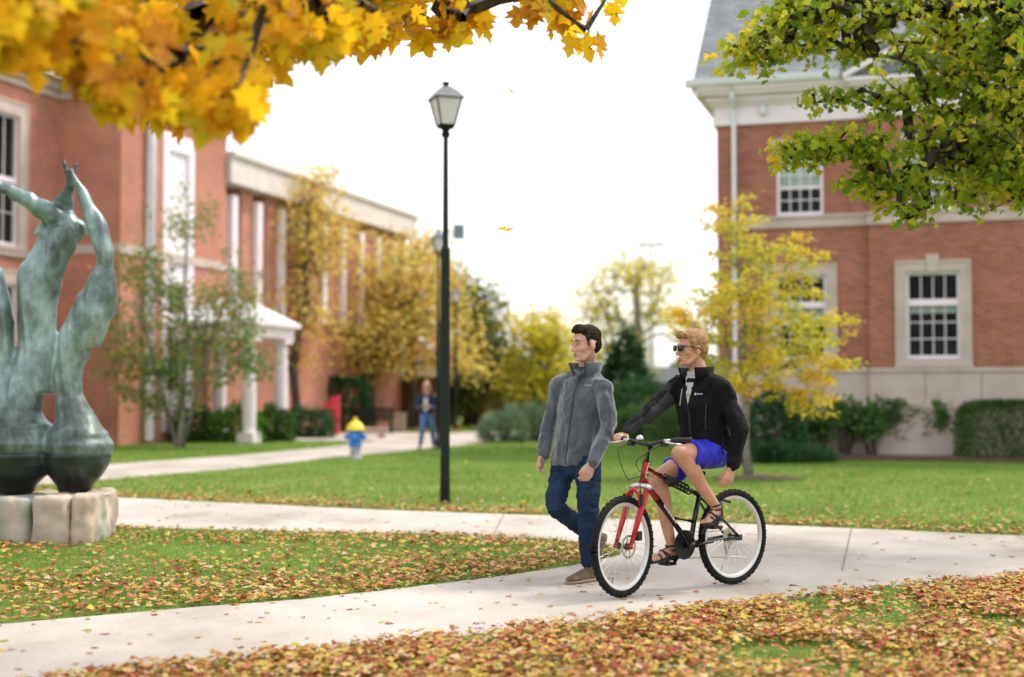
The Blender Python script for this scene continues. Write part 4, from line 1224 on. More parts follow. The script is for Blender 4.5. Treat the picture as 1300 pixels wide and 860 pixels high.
# far belt of trees closing the horizon
def belt(name, label, y0, x0, x1, h, mat, n, seed, size):
    r = np.random.default_rng(seed); X = r.uniform(x0, x1, n); 
    hh = h*(0.55+0.6*value_noise(X+500, X*0, 5.0, seed)+0.2*value_noise(X+500, X*0, 1.5, seed+1))
    Z = r.random(n)**0.8*hh; Yv = y0+r.uniform(-2, 2, n)
    a = r.random(n)*6.283
    arr = leaves_arrays(np.stack([X, Yv, Z], 1), r.uniform(size*.6, size*1.3, n), DIA, np.stack([np.cos(a), np.sin(a), r.normal(0, .5, n)], 1), r.normal(0, 1, (n, 3)), .2, seed)
    o = mesh_from_arrays(name, arr[0], arr[1], 3, mat, 'stuff'); return tag(o, label, 'woods')
belt('distant_woods', 'low belt of far dark green and brown woods along the horizon', 112, -75, 75, 3.6, L_olive, 26000, 201, 0.8)
belt('distant_thicket', 'far band of olive undergrowth behind the garden wall and bushes', 74, -40, 45, 1.9, L_olive, 14000, 203, 0.45)
# ------------------------------------------------------------------ street lamps
M['lamp_glass'] = pm('frosted lamp glass', (0.62, 0.60, 0.60), (0.70, 0.68, 0.67), 0.25, 4, spec=0.5)
M['lamp_roof'] = pm('weathered lamp roof', (0.10, 0.10, 0.125), (0.17, 0.165, 0.20), 0.35, 6)
def street_lamp(label, g, H, rz=0.0, group='lantern lamp posts along the paths', extra=None):
    t = thing('street_lamp', label, 'street lamp', (g.x, g.y, 0), group); x, y = g.x, g.y
    mb = MB()
    mb.lathe((x, y, 0), [(0.075, 0), (0.075, 0.03), (0.064, 0.05), (0.062, 0.30), (0.058, 0.34), (0.057, 0.5)], 20)
    mb.build('base', M['black_metal'], t, smooth=False)
    hd = H-0.56
    mb = MB(); ns = 12; rings = []
    for h, r in ((0.4, 0.060), (1.4, 0.059), (3.16, 0.056), (3.20, 0.036), (hd-0.12, 0.030), (hd-0.1, 0.030)):
        rings.append([(x+math.cos(2*math.pi*j/24)*r*(1 if j % 2 else 0.90), y+math.sin(2*math.pi*j/24)*r*(1 if j % 2 else 0.90), h) for j in range(24)])
    mb.rings(rings); mb.build('pole', M['green_metal'], t)
    mb = MB(); mb.lathe((x, y, hd-0.12), [(0.037, -0.02), (0.05, 0.0), (0.055, 0.03), (0.04, 0.05), (0.05, 0.08), (0.105, 0.10), (0.11, 0.125), (0.10, 0.135)], 20); mb.build('collar', M['black_metal'], t, smooth=False)
    def sq(r, h, o=0): 
        return [(x+math.cos(rz+math.pi/4+j*math.pi/2)*r*1.27, y+math.sin(rz+math.pi/4+j*math.pi/2)*r*1.27, hd+h) for j in range(4)]
    mb = MB(); mb.rings([sq(0.092, 0.017), sq(0.172, 0.338)]); mb.build('lamp_glass', M['lamp_glass'], t)
    fr = MB()
    lo, hi = sq(0.098, 0.01), sq(0.18, 0.345)
    for a, b in zip(lo, hi): fr.tube([a, b], 0.0095, 6)
    for q in (lo, hi):
        for i in range(4): fr.tube([q[i], q[(i+1) % 4]], 0.010, 6)
    fr.rings([sq(0.100, 0.0), sq(0.100, 0.016)])
    fr.build('lamp_frame', M['black_metal'], t)
    rf_ = MB(); rf_.rings([sq(0.205, 0.335), sq(0.207, 0.352), sq(0.185, 0.375), sq(0.135, 0.435), sq(0.075, 0.485), sq(0.045, 0.50)]); rf_.build('lamp_roof', M['lamp_roof'], t)
    ca = MB(); ca.lathe((x, y, hd+0.495), [(0.036, 0), (0.036, 0.035), (0.048, 0.04), (0.048, 0.055), (0.03, 0.062), (0.005, 0.068)], 14); ca.build('finial', M['black_metal'], t)
    return t
g = G(565, 640); street_lamp('tall dark green lantern lamp post on the near lawn', g, 5.25, rz=0.35)
g = G(556.5, 571)
l2 = street_lamp('second lantern lamp post with a small box on an arm, beside the far path', g, 5.45, rz=0.2)
mb = MB(); mb.tube([(g.x, g.y, 5.35), (g.x+0.46, g.y-.1, 5.35)], 0.025, 8); mb.box((g.x+0.5, g.y-.1, 5.38), (0.13, 0, 0), (0, .09, 0), (0, 0, .17)); mb.build('bracket_box', pm('grey box paint', (0.16, 0.2, 0.25), (0.22, 0.26, 0.31), .5), l2)
g = G(578, 548); street_lamp('third and farthest lantern lamp post in the row, before the dark olive tree', g, 5.35, rz=0.2)
g = P(820.5, 520, 92); street_lamp('distant lantern lamp post rising between the two men\'s heads', g, 6.6, group=None)

# stadium light mast far away
g = P(827.5, 500, 125)
t = thing('floodlight_mast', 'very distant pale floodlight mast with a wide bar of lamps', 'floodlight', (g.x, g.y, 0))
mg = pm('galvanised steel', (0.32, 0.34, 0.34), (0.42, 0.44, 0.44), .5, 2, metal=.3)
zt = P(827.5, 313, 125).z
mb = MB(); mb.tube([(g.x, g.y, 0), (g.x, g.y, zt)], [0.22, 0.1], 10); mb.build('pole', mg, t)
mb = MB(); mb.tube([(g.x-1.1, g.y, zt), (g.x+1.1, g.y, zt)], 0.06, 8); mb.build('crossbar', mg, t)
for k in range(5):
    mb = MB(); xx = g.x-1.0+k*.5; mb.lathe((xx, g.y, zt+.2), [(.05, -.15), (.12, -.05), (.2, .1), (.2, .16)], 12, axis=(0, -1, .0)); mb.build('floodlight', mg, t)

# ------------------------------------------------------------------ hydrant, posts, bench, bollard, planter
hy = G(451, 583); t = thing('fire_hydrant', 'blue fire hydrant with a yellow top on the lawn', 'fire hydrant', (hy.x, hy.y, 0))
mb_ = pm('hydrant blue paint', (0.03, 0.17, 0.60), (0.05, 0.23, 0.72), .4); my = pm('hydrant yellow paint', (0.75, 0.55, 0.02), (0.85, 0.66, 0.03), .4); mgr = pm('hydrant grey base', (0.35, 0.33, 0.35), (0.5, 0.48, 0.5), .7)
c = (hy.x, hy.y, 0)
m = MB(); m.lathe(c, [(0.15, 0), (0.15, 0.04), (0.115, 0.05), (0.11, 0.26)], 20); m.build('base', mgr, t)
m = MB(); m.lathe(c, [(0.14, 0.262), (0.14, 0.30), (0.125, 0.32), (0.13, 0.56), (0.15, 0.57), (0.15, 0.60)], 20); m.build('barrel', mb_, t)
m = MB(); m.lathe(c, [(0.20, 0.602), (0.20, 0.63), (0.165, 0.70), (0.11, 0.77), (0.06, 0.80), (0.045, 0.81), (0.045, 0.875), (0.01, 0.88)], 20); m.build('bonnet', my, t)
for sx, sy, r0 in ((1, 0, .065), (-1, 0, .055), (0, -1, .085)):
    m = MB(); m.lathe((hy.x+sx*.11, hy.y+sy*.11, .46), [(r0*.8, 0), (r0*.8, .04), (r0, .042), (r0, .10), (r0*.5, .105), (.02, .14)], 14, axis=(sx, sy, 0)); m.build('outlet', mb_, t)

rp = G(425, 553); t = thing('call_post', 'bright red square post beside the far brick patio', 'post', (rp.x, rp.y, 0))
mr = pm('red post paint', (0.62, 0.03, 0.06), (0.72, 0.05, 0.09), .4)
m = MB(); m.box((rp.x, rp.y, .6), (.15, 0, 0), (0, .15, 0), (0, 0, .6)); m.build('post', mr, t)
m = MB(); m.prism([(rp.x-.16, rp.y-.16, 1.2), (rp.x+.16, rp.y-.16, 1.2), (rp.x+.16, rp.y-.16, 1.34), (rp.x-.16, rp.y-.16, 1.24)], (0, .32, 0)); m.build('cap', mr, t)
m = MB(); m.box((rp.x-.27, rp.y, .88), (.11, 0, 0), (0, .10, 0), (0, 0, .2)); m.box((rp.x-.27, rp.y-.11, .88), (.07, 0, 0), (0, .01, 0), (0, 0, .14)); m.build('call_box', mr, t)
gp = G(410.5, 552); t = thing('stone_post', 'slim grey stone post left of the red post', 'post', (gp.x, gp.y, 0))
m = MB(); m.loft([((gp.x, gp.y, z), (w, 0, 0), (0, w, 0)) for z, w in ((0, .14), (.70, .13), (.76, .12), (.80, .07))], 16, 6); m.build('post', M['stone'], t)
sp = G(505, 548); t = thing('stone_pillar', 'square tan stone pillar beside the bench', 'pillar', (sp.x, sp.y, 0))
tan = pm('tan stone', (0.36, 0.27, 0.20), (0.46, 0.36, 0.27), .85, 5)
m = MB(); m.box((sp.x, sp.y, .3), (.27, 0, 0), (0, .27, 0), (0, 0, .3)); m.box((sp.x, sp.y, .64), (.31, 0, 0), (0, .31, 0), (0, 0, .038)); m.build('block', tan, t)
bn = G(470, 551); t = thing('park_bench', 'dark metal bench under the forked golden tree', 'bench', (bn.x, bn.y, 0))
dm = M['black_metal']
m = MB()
for k in range(5): m.box((bn.x, bn.y-.2+k*.1, .44), (.8, 0, 0), (0, .04, 0), (0, 0, .015))
m.build('seat', dm, t)
m = MB()
for k in range(5): m.box((bn.x, bn.y+.26+k*.02, .52+k*.09), (.8, 0, 0), (0, .012, 0), (0, 0, .035))
m.build('backrest', dm, t)
for sx in (-.72, .72):
    for sy in (-.2, .24):
        m = MB(); m.tube([(bn.x+sx, bn.y+sy, .43), (bn.x+sx, bn.y+sy*1.1, 0)], .022, 8); m.build('leg', dm, t)
ps = G(470, 557); t = thing('stone_slab_seat', 'low pinkish stone slab on two blocks in front of the bench', 'stone seat', (ps.x, ps.y, 0))
pk = pm('pinkish stone', (0.42, 0.27, 0.22), (0.52, 0.36, 0.30), .85, 5)
m = MB(); m.box((ps.x, ps.y, .30), (.55, 0, 0), (0, .22, 0), (0, 0, .05)); m.build('slab', pk, t)
for sx in (-.36, .36):
    m = MB(); m.box((ps.x+sx, ps.y, .124), (.10, 0, 0), (0, .18, 0), (0, 0, .125)); m.build('leg', pk, t)

# ------------------------------------------------------------------ voxel blended bodies
def blend(name, mb, mat, parent=None, voxel=0.006, smooth=4, org=None, folds=(), post=None, uv=False):
    me = mb.mesh(name, (0, 0, 0), [], uv=False)
    tmp = bpy.data.objects.new('tmp_blend', me); COL.objects.link(tmp)
    r = tmp.modifiers.new('r', 'REMESH'); r.mode = 'VOXEL'; r.voxel_size = voxel; r.use_smooth_shade = True
    s = tmp.modifiers.new('s', 'SMOOTH'); s.factor = 0.5; s.iterations = smooth
    dg = bpy.context.evaluated_depsgraph_get(); dg.update()
    out = bpy.data.meshes.new_from_object(tmp.evaluated_get(dg))
    bpy.data.objects.remove(tmp); bpy.data.meshes.remove(me)
    n = len(out.vertices); co = np.zeros(n*3); out.vertices.foreach_get('co', co); co = co.reshape(-1, 3)
    no = np.zeros(n*3); out.vertices.foreach_get('normal', no); no = no.reshape(-1, 3)
    for (amp, sc, stretch, seed) in folds:
        st = np.array(stretch); h = np.array([mnoise.noise(Vector(c*st*sc)+Vector((seed, seed*1.7, 0))) for c in co])
        h = (1-np.abs(h)*2)*0.6+h*0.4
        co = co+no*(h-0.3)[:, None]*amp
    if post is not None: co = post(co, no)
    o_ = Vector(ORG[parent]) if parent is not None else Vector(org or (0, 0, 0))
    co = co-np.array(o_)
    out.vertices.foreach_set('co', co.ravel()); out.name = name
    out.materials.clear()
    for m_ in (mat if isinstance(mat, (list, tuple)) else [mat]): out.materials.append(m_)
    out.polygons.foreach_set('use_smooth', [True]*len(out.polygons))
    out.polygons.foreach_set('material_index', [0]*len(out.polygons))
    out.update()
    o = bpy.data.objects.new(name, out); COL.objects.link(o)
    if parent is not None: o.parent = parent
    else: o.location = o_
    ORG[o] = o_
    return o

# ------------------------------------------------------------------ bronze sculpture
M['bronze'] = None
def bronze_mat():
    m, nt, out = new_mat('weathered bronze patina')
    b = N(nt, 'ShaderNodeBsdfPrincipled'); b.inputs['Roughness'].default_value = 0.42; b.inputs['Metallic'].default_value = 0.35
    tc = N(nt, 'ShaderNodeTexCoord')
    mp = N(nt, 'ShaderNodeMapping'); mp.inputs['Scale'].default_value = (1, 1, 0.6)
    nt.links.new(tc.outputs['Object'], mp.inputs['Vector'])
    no = N(nt, 'ShaderNodeTexNoise'); no.inputs['Scale'].default_value = 2.2; no.inputs['Detail'].default_value = 5; no.inputs['Roughness'].default_value = 0.65
    nt.links.new(mp.outputs[0], no.inputs['Vector'])
    r = ramp(nt, [(0.32, (0.03, 0.036, 0.032)), (0.42, (0.09, 0.12, 0.11)), (0.52, (0.20, 0.275, 0.265)), (0.64, (0.40, 0.51, 0.50))])
    nt.links.new(no.outputs['Fac'], r.inputs[0]); nt.links.new(r.outputs[0], b.inputs['Base Color'])
    bp = N(nt, 'ShaderNodeBump'); bp.inputs['Strength'].default_value = 0.3; bp.inputs['Distance'].default_value = 0.02
    nt.links.new(no.outputs['Fac'], bp.inputs['Height']); nt.links.new(bp.outputs[0], b.inputs['Normal'])
    nt.links.new(b.outputs[0], out.inputs['Surface']); return m
M['bronze'] = bronze_mat()
M['bronze_dark'] = pm('dark bronze', (0.018, 0.024, 0.022), (0.05, 0.075, 0.07), .32, 2.5, .2, 8, metal=.4)
SY = 13.3
sb0 = P(30, 690, SY); sb0.z = 0
sc_ = thing('bronze_sculpture', 'weathered green bronze sculpture of swirling winged figures on a stone base', 'sculpture', (sb0.x, sb0.y, 0))
px = SY/FPX
def S(x, y, dy=0.0): return P(x, y, SY+dy)
m = MB()
# far left figure
m.chain([S(24, 545), S(22, 528), S(30, 500), S(42, 450, .05), S(50, 400, .05), S(60, 350), S(84, 300)], [42*px, 30*px, 24*px, 20*px, 22*px, 19*px, 16*px], 20)
m.chain([S(8, 530), S(-4, 470), S(-2, 410), S(-12, 350), S(-34, 300)], [24*px, 20*px, 19*px, 16*px, 8*px], 18)
m.chain([S(94, 292, .1), S(76, 280, .1), S(48, 262), S(22, 247), S(-10, 232), S(-50, 205)], [17*px, 16*px, 12*px, 9*px, 7*px, 3*px], 16)
m.loft([(S(50, 500), (17*px, 0, 0), (0, .12, 0)), (S(48, 430), (25*px, 0, 0), (0, .10, 0)), (S(46, 350), (27*px, 0, 0), (0, .09, 0)), (S(76, 290), (20*px, 0, 0), (0, .07, 0))], 24, 2)
# peak rising between the figures, ending in a fork
m.loft([(S(66, 300, .12), (26*px, 0, 0), (0, .06, 0)), (S(78, 262, .12), (15*px, 0, 0), (0, .045, 0)), (S(90, 232, .08), (6*px, 0, 0), (0, .035, 0)), (S(96, 206, .05), (3.2*px, 0, 0), (0, .02, 0))], 20, 2)
m.chain([S(92, 236, .05), S(86, 222, .05), S(80, 203, .05)], [4*px, 3*px, 1.6*px], 10)
# right figure
m.chain([S(98, 556), S(97, 548), S(96, 532), S(88, 502), S(88, 468), S(97, 432), S(114, 398), S(127, 366), S(132, 344)], [40*px, 36*px, 24*px, 17*px, 18*px, 22*px, 24*px, 19*px, 12*px], 20)
m.loft([(S(112, 440), (14*px, 0, 0), (0, .12, 0)), (S(126, 400), (19*px, 0, 0), (0, .16, 0)), (S(136, 372), (13*px, 0, 0), (0, .14, 0)), (S(140, 345), (6*px, 0, 0), (0, .06, 0))], 18, 2)
m.loft([(S(133, 350), (8*px, 0, 2*px), (0, .08, 0)), (S(134, 322), (11*px, 0, 3*px), (0, .10, 0)), (S(124, 290), (12*px, 0, 5*px), (0, .09, 0)), (S(110, 258), (8*px, 0, 4*px), (0, .06, 0)), (S(96, 230), (4*px, 0, 2*px), (0, .04, 0)), (S(88, 212), (1.5*px, 0, 0), (0, .02, 0))], 18, 2)
# flaring skirts
def ring(x, y, r): return (S(x, y), (r*px, 0, 0), (0, r*px, 0))
m.loft([ring(96, 522, 19), ring(97, 540, 28), ring(99, 552, 37), ring(100, 564, 44), ring(100, 574, 42), ring(99, 584, 36)], 28, 2)
m.loft([ring(22, 518, 26), ring(22, 536, 36), ring(22, 550, 45), ring(22, 562, 50), ring(22, 572, 48), ring(22, 582, 40)], 28, 2)
def flute(co, no):
    a = np.sin(co[:, 0]*38+co[:, 2]*5)*0.5+np.sin(co[:, 0]*61+co[:, 2]*9+2)*.3
    w = np.clip((co[:, 2]-0.9)/0.4, 0, 1)
    return co+no*(a*w*0.014)[:, None]
blend('figures', m, M['bronze'], sc_, voxel=0.018, smooth=3, post=flute)
m = MB()
for (x, r) in ((98, 46), (22, 53)):
    m.loft([ring(x, 568, r*.7), ring(x, 576, r*.93), ring(x-1, 590, r*.88), ring(x-2, 604, r*.72), ring(x-3, 616, r*.50), ring(x-3, 627, r*.42)], 28, 2.0)
blend('bulb_foot', m, M['bronze_dark'], sc_, voxel=0.02, smooth=3)
M['rock'] = pm('weathered base stone', (0.26, 0.21, 0.17), (0.50, 0.43, 0.35), .9, 2.2, .5, 14, dist=.03)
def rock_mat():
    m, nt, out = new_mat('copper stained stone')
    b = N(nt, 'ShaderNodeBsdfPrincipled'); b.inputs['Roughness'].default_value = .9
    tc = N(nt, 'ShaderNodeTexCoord')
    n1 = N(nt, 'ShaderNodeTexNoise'); n1.inputs['Scale'].default_value = 2.6; n1.inputs['Detail'].default_value = 6
    n2 = N(nt, 'ShaderNodeTexNoise'); n2.inputs['Scale'].default_value = 1.7; n2.inputs['Detail'].default_value = 4
    mp = N(nt, 'ShaderNodeMapping'); mp.inputs['Location'].default_value = (3, 1, 4); mp.inputs['Scale'].default_value = (1.6, 1.6, .5)
    nt.links.new(tc.outputs['Object'], n1.inputs['Vector']); nt.links.new(tc.outputs['Object'], mp.inputs['Vector']); nt.links.new(mp.outputs[0], n2.inputs['Vector'])
    r1 = ramp(nt, [(.3, (.22, .165, .125)), (.5, (.42, .33, .265)), (.7, (.60, .49, .41))]); r2 = ramp(nt, [(.50, (0, 0, 0)), (.78, (.8, .8, .8))])
    nt.links.new(n1.outputs['Fac'], r1.inputs[0]); nt.links.new(n2.outputs['Fac'], r2.inputs[0])
    mx = N(nt, 'ShaderNodeMix', data_type='RGBA'); mx.inputs['B'].default_value = (.20, .36, .33, 1)
    nt.links.new(r2.outputs[0], mx.inputs['Factor']); nt.links.new(r1.outputs[0], mx.inputs['A']); nt.links.new(mx.outputs['Result'], b.inputs['Base Color'])
    bp = N(nt, 'ShaderNodeBump'); bp.inputs['Strength'].default_value = .5; bp.inputs['Distance'].default_value = .03
    nt.links.new(n1.outputs['Fac'], bp.inputs['Height']); nt.links.new(bp.outputs[0], b.inputs['Normal'])
    nt.links.new(b.outputs[0], out.inputs['Surface']); return m
M['rock'] = rock_mat()
zt = P(100, 624, SY).z
x0, x1 = P(-60, 650, SY-.5).x, P(151, 650, SY+.42).x
for (a, b_, h, dy0, dy1) in ((x0, P(40, 650, SY-.5).x-.01, zt-.03, -.52, .5), (P(40, 650, SY-.5).x+.01, P(90, 650, SY-.5).x-.008, zt-.01, -.60, .5), (P(90, 650, SY-.5).x+.008, x1, zt, -.55, .42)):
    m = MB(); m.loft([(((a+b_)/2, SY+(dy0+dy1)/2, z), ((b_-a)/2*k, 0, 0), (0, (dy1-dy0)/2*k, 0)) for z, k in ((-.05, 1.0), (.1, 1.0), (h-.04, .985), (h, .95))], 28, 9)
    blend('base_block', m, M['rock'], sc_, voxel=.03, smooth=1, folds=((.05, 2.6, (1, 1, 1), 3.3), (.018, 9, (1, 1, 1), 1.3)))

# ------------------------------------------------------------------ leaf drifting down
mf = leaves_arrays(np.array([tuple(P(633, 293, 9.6))]), np.array([.105]), MO, np.array([(1.0, .1, .02)]), np.array([(.1, -.35, 1.0)]), .45, 5)
pz = P(642, 293, 9.6)
fo = mesh_from_arrays('falling_leaf', mf[0]-np.array(pz), mf[1], 3, L_maple); fo.location = pz
tag(fo, 'single golden leaf drifting down right of the lamp post', 'leaf', 'leaves drifting down')
pz = P(646, 113, 11)
mf = leaves_arrays(np.array([tuple(pz)]), np.array([.06]), MO, np.array([(.6, .5, -.3)]), np.array([(.5, -.5, .6)]), .45, 6)
fo = mesh_from_arrays('falling_leaf', mf[0]-np.array(pz), mf[1], 3, L_maple); fo.location = pz
tag(fo, 'tiny leaf drifting high in the sky above the golden leaf', 'leaf', 'leaves drifting down')
# ------------------------------------------------------------------ bicycle
BH = Vector((-0.79, -0.613, 0)).normalized()       # heading
BL = Vector((-BH.y, BH.x, 0))                       # the bicycle's left side
B0 = Vector((1.553, 10.05, PATH_Z))
def BK(u, v, z): return B0 + BH*u + BL*v + Vector((0, 0, z))
ST = rad(11.5)
BH2 = Vector((BH.x*math.cos(ST)-BH.y*math.sin(ST), BH.x*math.sin(ST)+BH.y*math.cos(ST), 0))
BL2 = Vector((-BH2.y, BH2.x, 0))
def axis_u(z): return 1.01-(z-0.335)/2.904
def BS(f, v, z):                                    # steered frame: f ahead of the steering axis
    return BK(axis_u(z), 0, z) + BH2*f + BL2*v
bike = thing('bicycle', 'red and black mountain bicycle ridden along the concrete path', 'bicycle', tuple(BK(.52, 0, 0)))
mk_rub = pm('tyre rubber', (0.006, 0.006, 0.006), (0.012, 0.011, 0.011), .8, 20, spec=.25)
mk_alu = pm('brushed aluminium', (0.50, 0.50, 0.50), (0.62, 0.62, 0.62), .32, 10, metal=.7)
mk_rim = pm('pale rim', (0.60, 0.59, 0.57), (0.70, 0.69, 0.67), .35, 10, metal=.35)
mk_red = pm('red bicycle paint', (0.42, 0.008, 0.014), (0.50, 0.012, 0.02), .25, 10)
mk_blk = pm('black bicycle paint', (0.004, 0.004, 0.005), (0.008, 0.008, 0.009), .3, 10)
mk_plast = pm('black plastic', (0.005, 0.005, 0.005), (0.010, 0.010, 0.010), .55, 10)
mk_sprk = pm('cassette steel', (0.30, 0.28, 0.22), (0.42, 0.40, 0.33), .4, 20, metal=.6)
mk_prot = pm('yellowed spoke protector', (0.50, 0.45, 0.30), (0.60, 0.55, 0.38), .4, 6)

def circ(c, h, r, n, a0=0.0):
    return [c + h*(r*math.cos(a0+2*math.pi*i/n)) + Vector((0, 0, r*math.sin(a0+2*math.pi*i/n))) for i in range(n)]
def wheel(c, h, l, rear):
    t = MB()
    R = 0.335
    # tyre carcass
    t.tube(circ(c, h, R-0.027, 64), 0.0240, 12, loop=True)
    ty = t
    for i in range(84):                             # knobs
        a = 2*math.pi*i/84; rd = h*math.cos(a)+Vector((0, 0, math.sin(a))); tg_ = l.cross(rd)
        for s, rr, off in (((-1, R-0.011, .019), (1, R-0.011, .019)) if i % 2 else ((-.35, R-0.003, .010), (.35, R-0.003, .010))):
            ty.box(c+rd*(rr-0.003)+l*(s*0.0165 if abs(s) == 1 else s*.02), rd*.005, tg_*.006, l*.005)
    w = ty.build('wheel', mk_rub, bike, smooth=False)
    r = MB()
    rings = []
    for (rr, o) in ((0.287, -.012), (0.268, -.0125), (0.262, -.006), (0.262, .006), (0.268, .0125), (0.287, .012)):
        rings.append([p+l*o for p in circ(c, h, rr, 56)])
    r.rings(rings, cap=False); r.build('rim', mk_rim, w, smooth=True)
    s = MB()
    for i in range(32):
        a = 2*math.pi*i/32; a2 = a+(.42 if (i//2) % 2 else -.42); sd = 1 if i % 2 else -1
        s.tube([c+(h*math.cos(a2)+Vector((0, 0, math.sin(a2))))*.022+l*sd*.028, c+(h*math.cos(a)+Vector((0, 0, math.sin(a))))*.263], .0011, 4, cap=False)
    s.build('spokes', mk_alu, w)
    hb = MB(); hb.lathe(c-l*.055, [(.008, -.012), (.008, 0), (.026, .018), (.026, .024), (.015, .03), (.015, .08), (.026, .086), (.026, .092), (.008, .11), (.008, .122)], 16, axis=l); hb.build('hub', mk_plast, w, smooth=False)
    if not rear:
        d = MB()
        cc = c+l*.045
        rings = [[p for p in circ(cc+l*o, h, rr, 36)] for rr, o in ((.078, 0), (.078, .003), (.064, .003), (.064, 0), (.078, 0))]
        d.rings(rings, cap=False)
        for i in range(6):
            a = i*math.pi/3; d.tube([cc+(h*math.cos(a)+Vector((0, 0, math.sin(a))))*.02, cc+(h*math.cos(a+.35)+Vector((0, 0, math.sin(a+.35))))*.066], .004, 5)
        d.build('brake_rotor', mk_sprk, w)
    else:
        d = MB(); d.lathe(c-l*.030, [(.066, 0), (.066, -.002), (.02, -.004)], 28, axis=l); d.build('spoke_protector', mk_prot, w)
        d = MB()
        for k in range(6):
            rr = .056-.006*k; d.lathe(c-l*(.036+.0045*k), [(rr, 0), (rr, -.002), (rr*.6, -.0022)], 24, axis=l)
        d.build('cassette', mk_sprk, w)
    vl = MB(); q = c+h*.262*math.cos(5.2)+Vector((0, 0, .262*math.sin(5.2))); vl.tube([q, q.lerp(c, .16)], .003, 5); vl.build('valve', mk_plast, w)
    return w
RC = BK(0, 0, .335); FC = BS(.040, 0, .335)
wheel(RC, BH, BL, True); wheel(FC, BH2, BL2, False)

# frame
m = MB(); m.tube([BK(axis_u(.735), 0, .735), BK(axis_u(.875), 0, .875)], .024, 14)
m.tube([BK(axis_u(.845), 0, .845), BK(.70, 0, .785)], .021, 12)
m.tube([BK(axis_u(.765), 0, .765), BK(.735, 0, .635)], .026, 12)
frame = m.build('frame', mk_blk, bike, smooth=True)
frame.data.materials.clear(); frame.data.materials.append(mk_red)
m = MB()
m.tube([BK(.70, 0, .785), BK(.335, 0, .64)], .0185, 12); m.tube([BK(.735, 0, .635), BK(.43, 0, .31)], .024, 12)
m.tube([BK(.42, 0, .30), BK(.385, 0, .45), BK(.325, 0, .665)], .0175, 12)
m.tube([BK(.60, 0, .50), BK(.385, 0, .46)], .014, 10)
for s in (-1, 1):
    m.tube([BK(.42, s*.03, .30), BK(.33, s*.045, .315), BK(.0, s*.068, .335)], .0115, 8)
    m.tube([BK(.335, s*.02, .62), BK(.22, s*.048, .52), BK(.0, s*.068, .335)], .009, 8)
    m.box(BK(.0, s*.068, .335), BH*.02, BL*.004, (0, 0, .02))
m.lathe(BK(.42, -.036, .30), [(.022, 0), (.022, .072)], 14, axis=BL)
m.tube([BK(.22, -.05, .52), BK(.22, .05, .52)], .008, 8)
m.build('rear_frame', mk_blk, bike, smooth=True)
# decal strips on the down tube and chain stay
m = MB()
for (a, b, off) in ((BK(.69, 0, .587), BK(.57, 0, .459), .0255),):
    d = (b-a); 
    for k, (f0, f1) in enumerate(((.0, .10), (.16, .24), (.30, .42), (.5, .58), (.64, .8), (.86, .95))):
        p, q = a+d*f0, a+d*f1; m.box((p+q)/2+BL*off, (q-p)/2, BL*.0006, Vector((0, 0, .010)))
d0, d1 = BK(.26, .0612, .318), BK(.16, .0625, .323)
for k in range(3):
    p = d0.lerp(d1, k/3); q = d0.lerp(d1, k/3+.24); m.box((p+q)/2+BL*.0075, (q-p)/2, BL*.0006, (0, 0, .0065))
m.build('decal', pm('white decal', (.6, .6, .6), None, .4), bike)

# fork
m = MB()
for s in (-1, 1):
    a = BS(.012, s*.062, .665); b = BS(.028, s*.062, .50); c = BS(.038, s*.060, .335)
    m.tube([BS(.008, s*.058, .705), a, b, c], [.019, .0215, .0195, .013], 12)
    m.sph(BS(.038, s*.060, .335), .019)
arch = [BS(.045+.03*math.sin(math.pi*i/8), .062*math.cos(math.pi*i/8), .60+.105*math.sin(math.pi*i/8)) for i in range(9)]
m.tube(arch, .0135, 10)
m.build('fork', mk_red, bike, smooth=True)
m = MB(); m.loft([(BS(.0, -.086, .715), BH2*.022, Vector((0, 0, .014))), (BS(.0, -.05, .722), BH2*.028, Vector((0, 0, .018))), (BS(0, 0, .728), BH2*.034, Vector((0, 0, .018))), (BS(0, .05, .722), BH2*.028, Vector((0, 0, .018))), (BS(0, .086, .715), BH2*.022, Vector((0, 0, .014)))], 14, 3)
m.build('fork_crown', mk_alu, bike, smooth=True)
m = MB(); m.box(BS(.055, .068, .64), BH2*.012, BL2*.008, (0, 0, .035)); m.box(BS(.055, -.068, .64), BH2*.012, BL2*.008, (0, 0, .035)); m.tube([BS(.055, .07, .67), BS(.06, 0, .72), BS(.055, -.07, .67)], .004, 6)
m.box(BS(-.03, .055, .40), BH2*.022, BL2*.016, (0, 0, .03)); m.build('brake_caliper', mk_plast, bike)

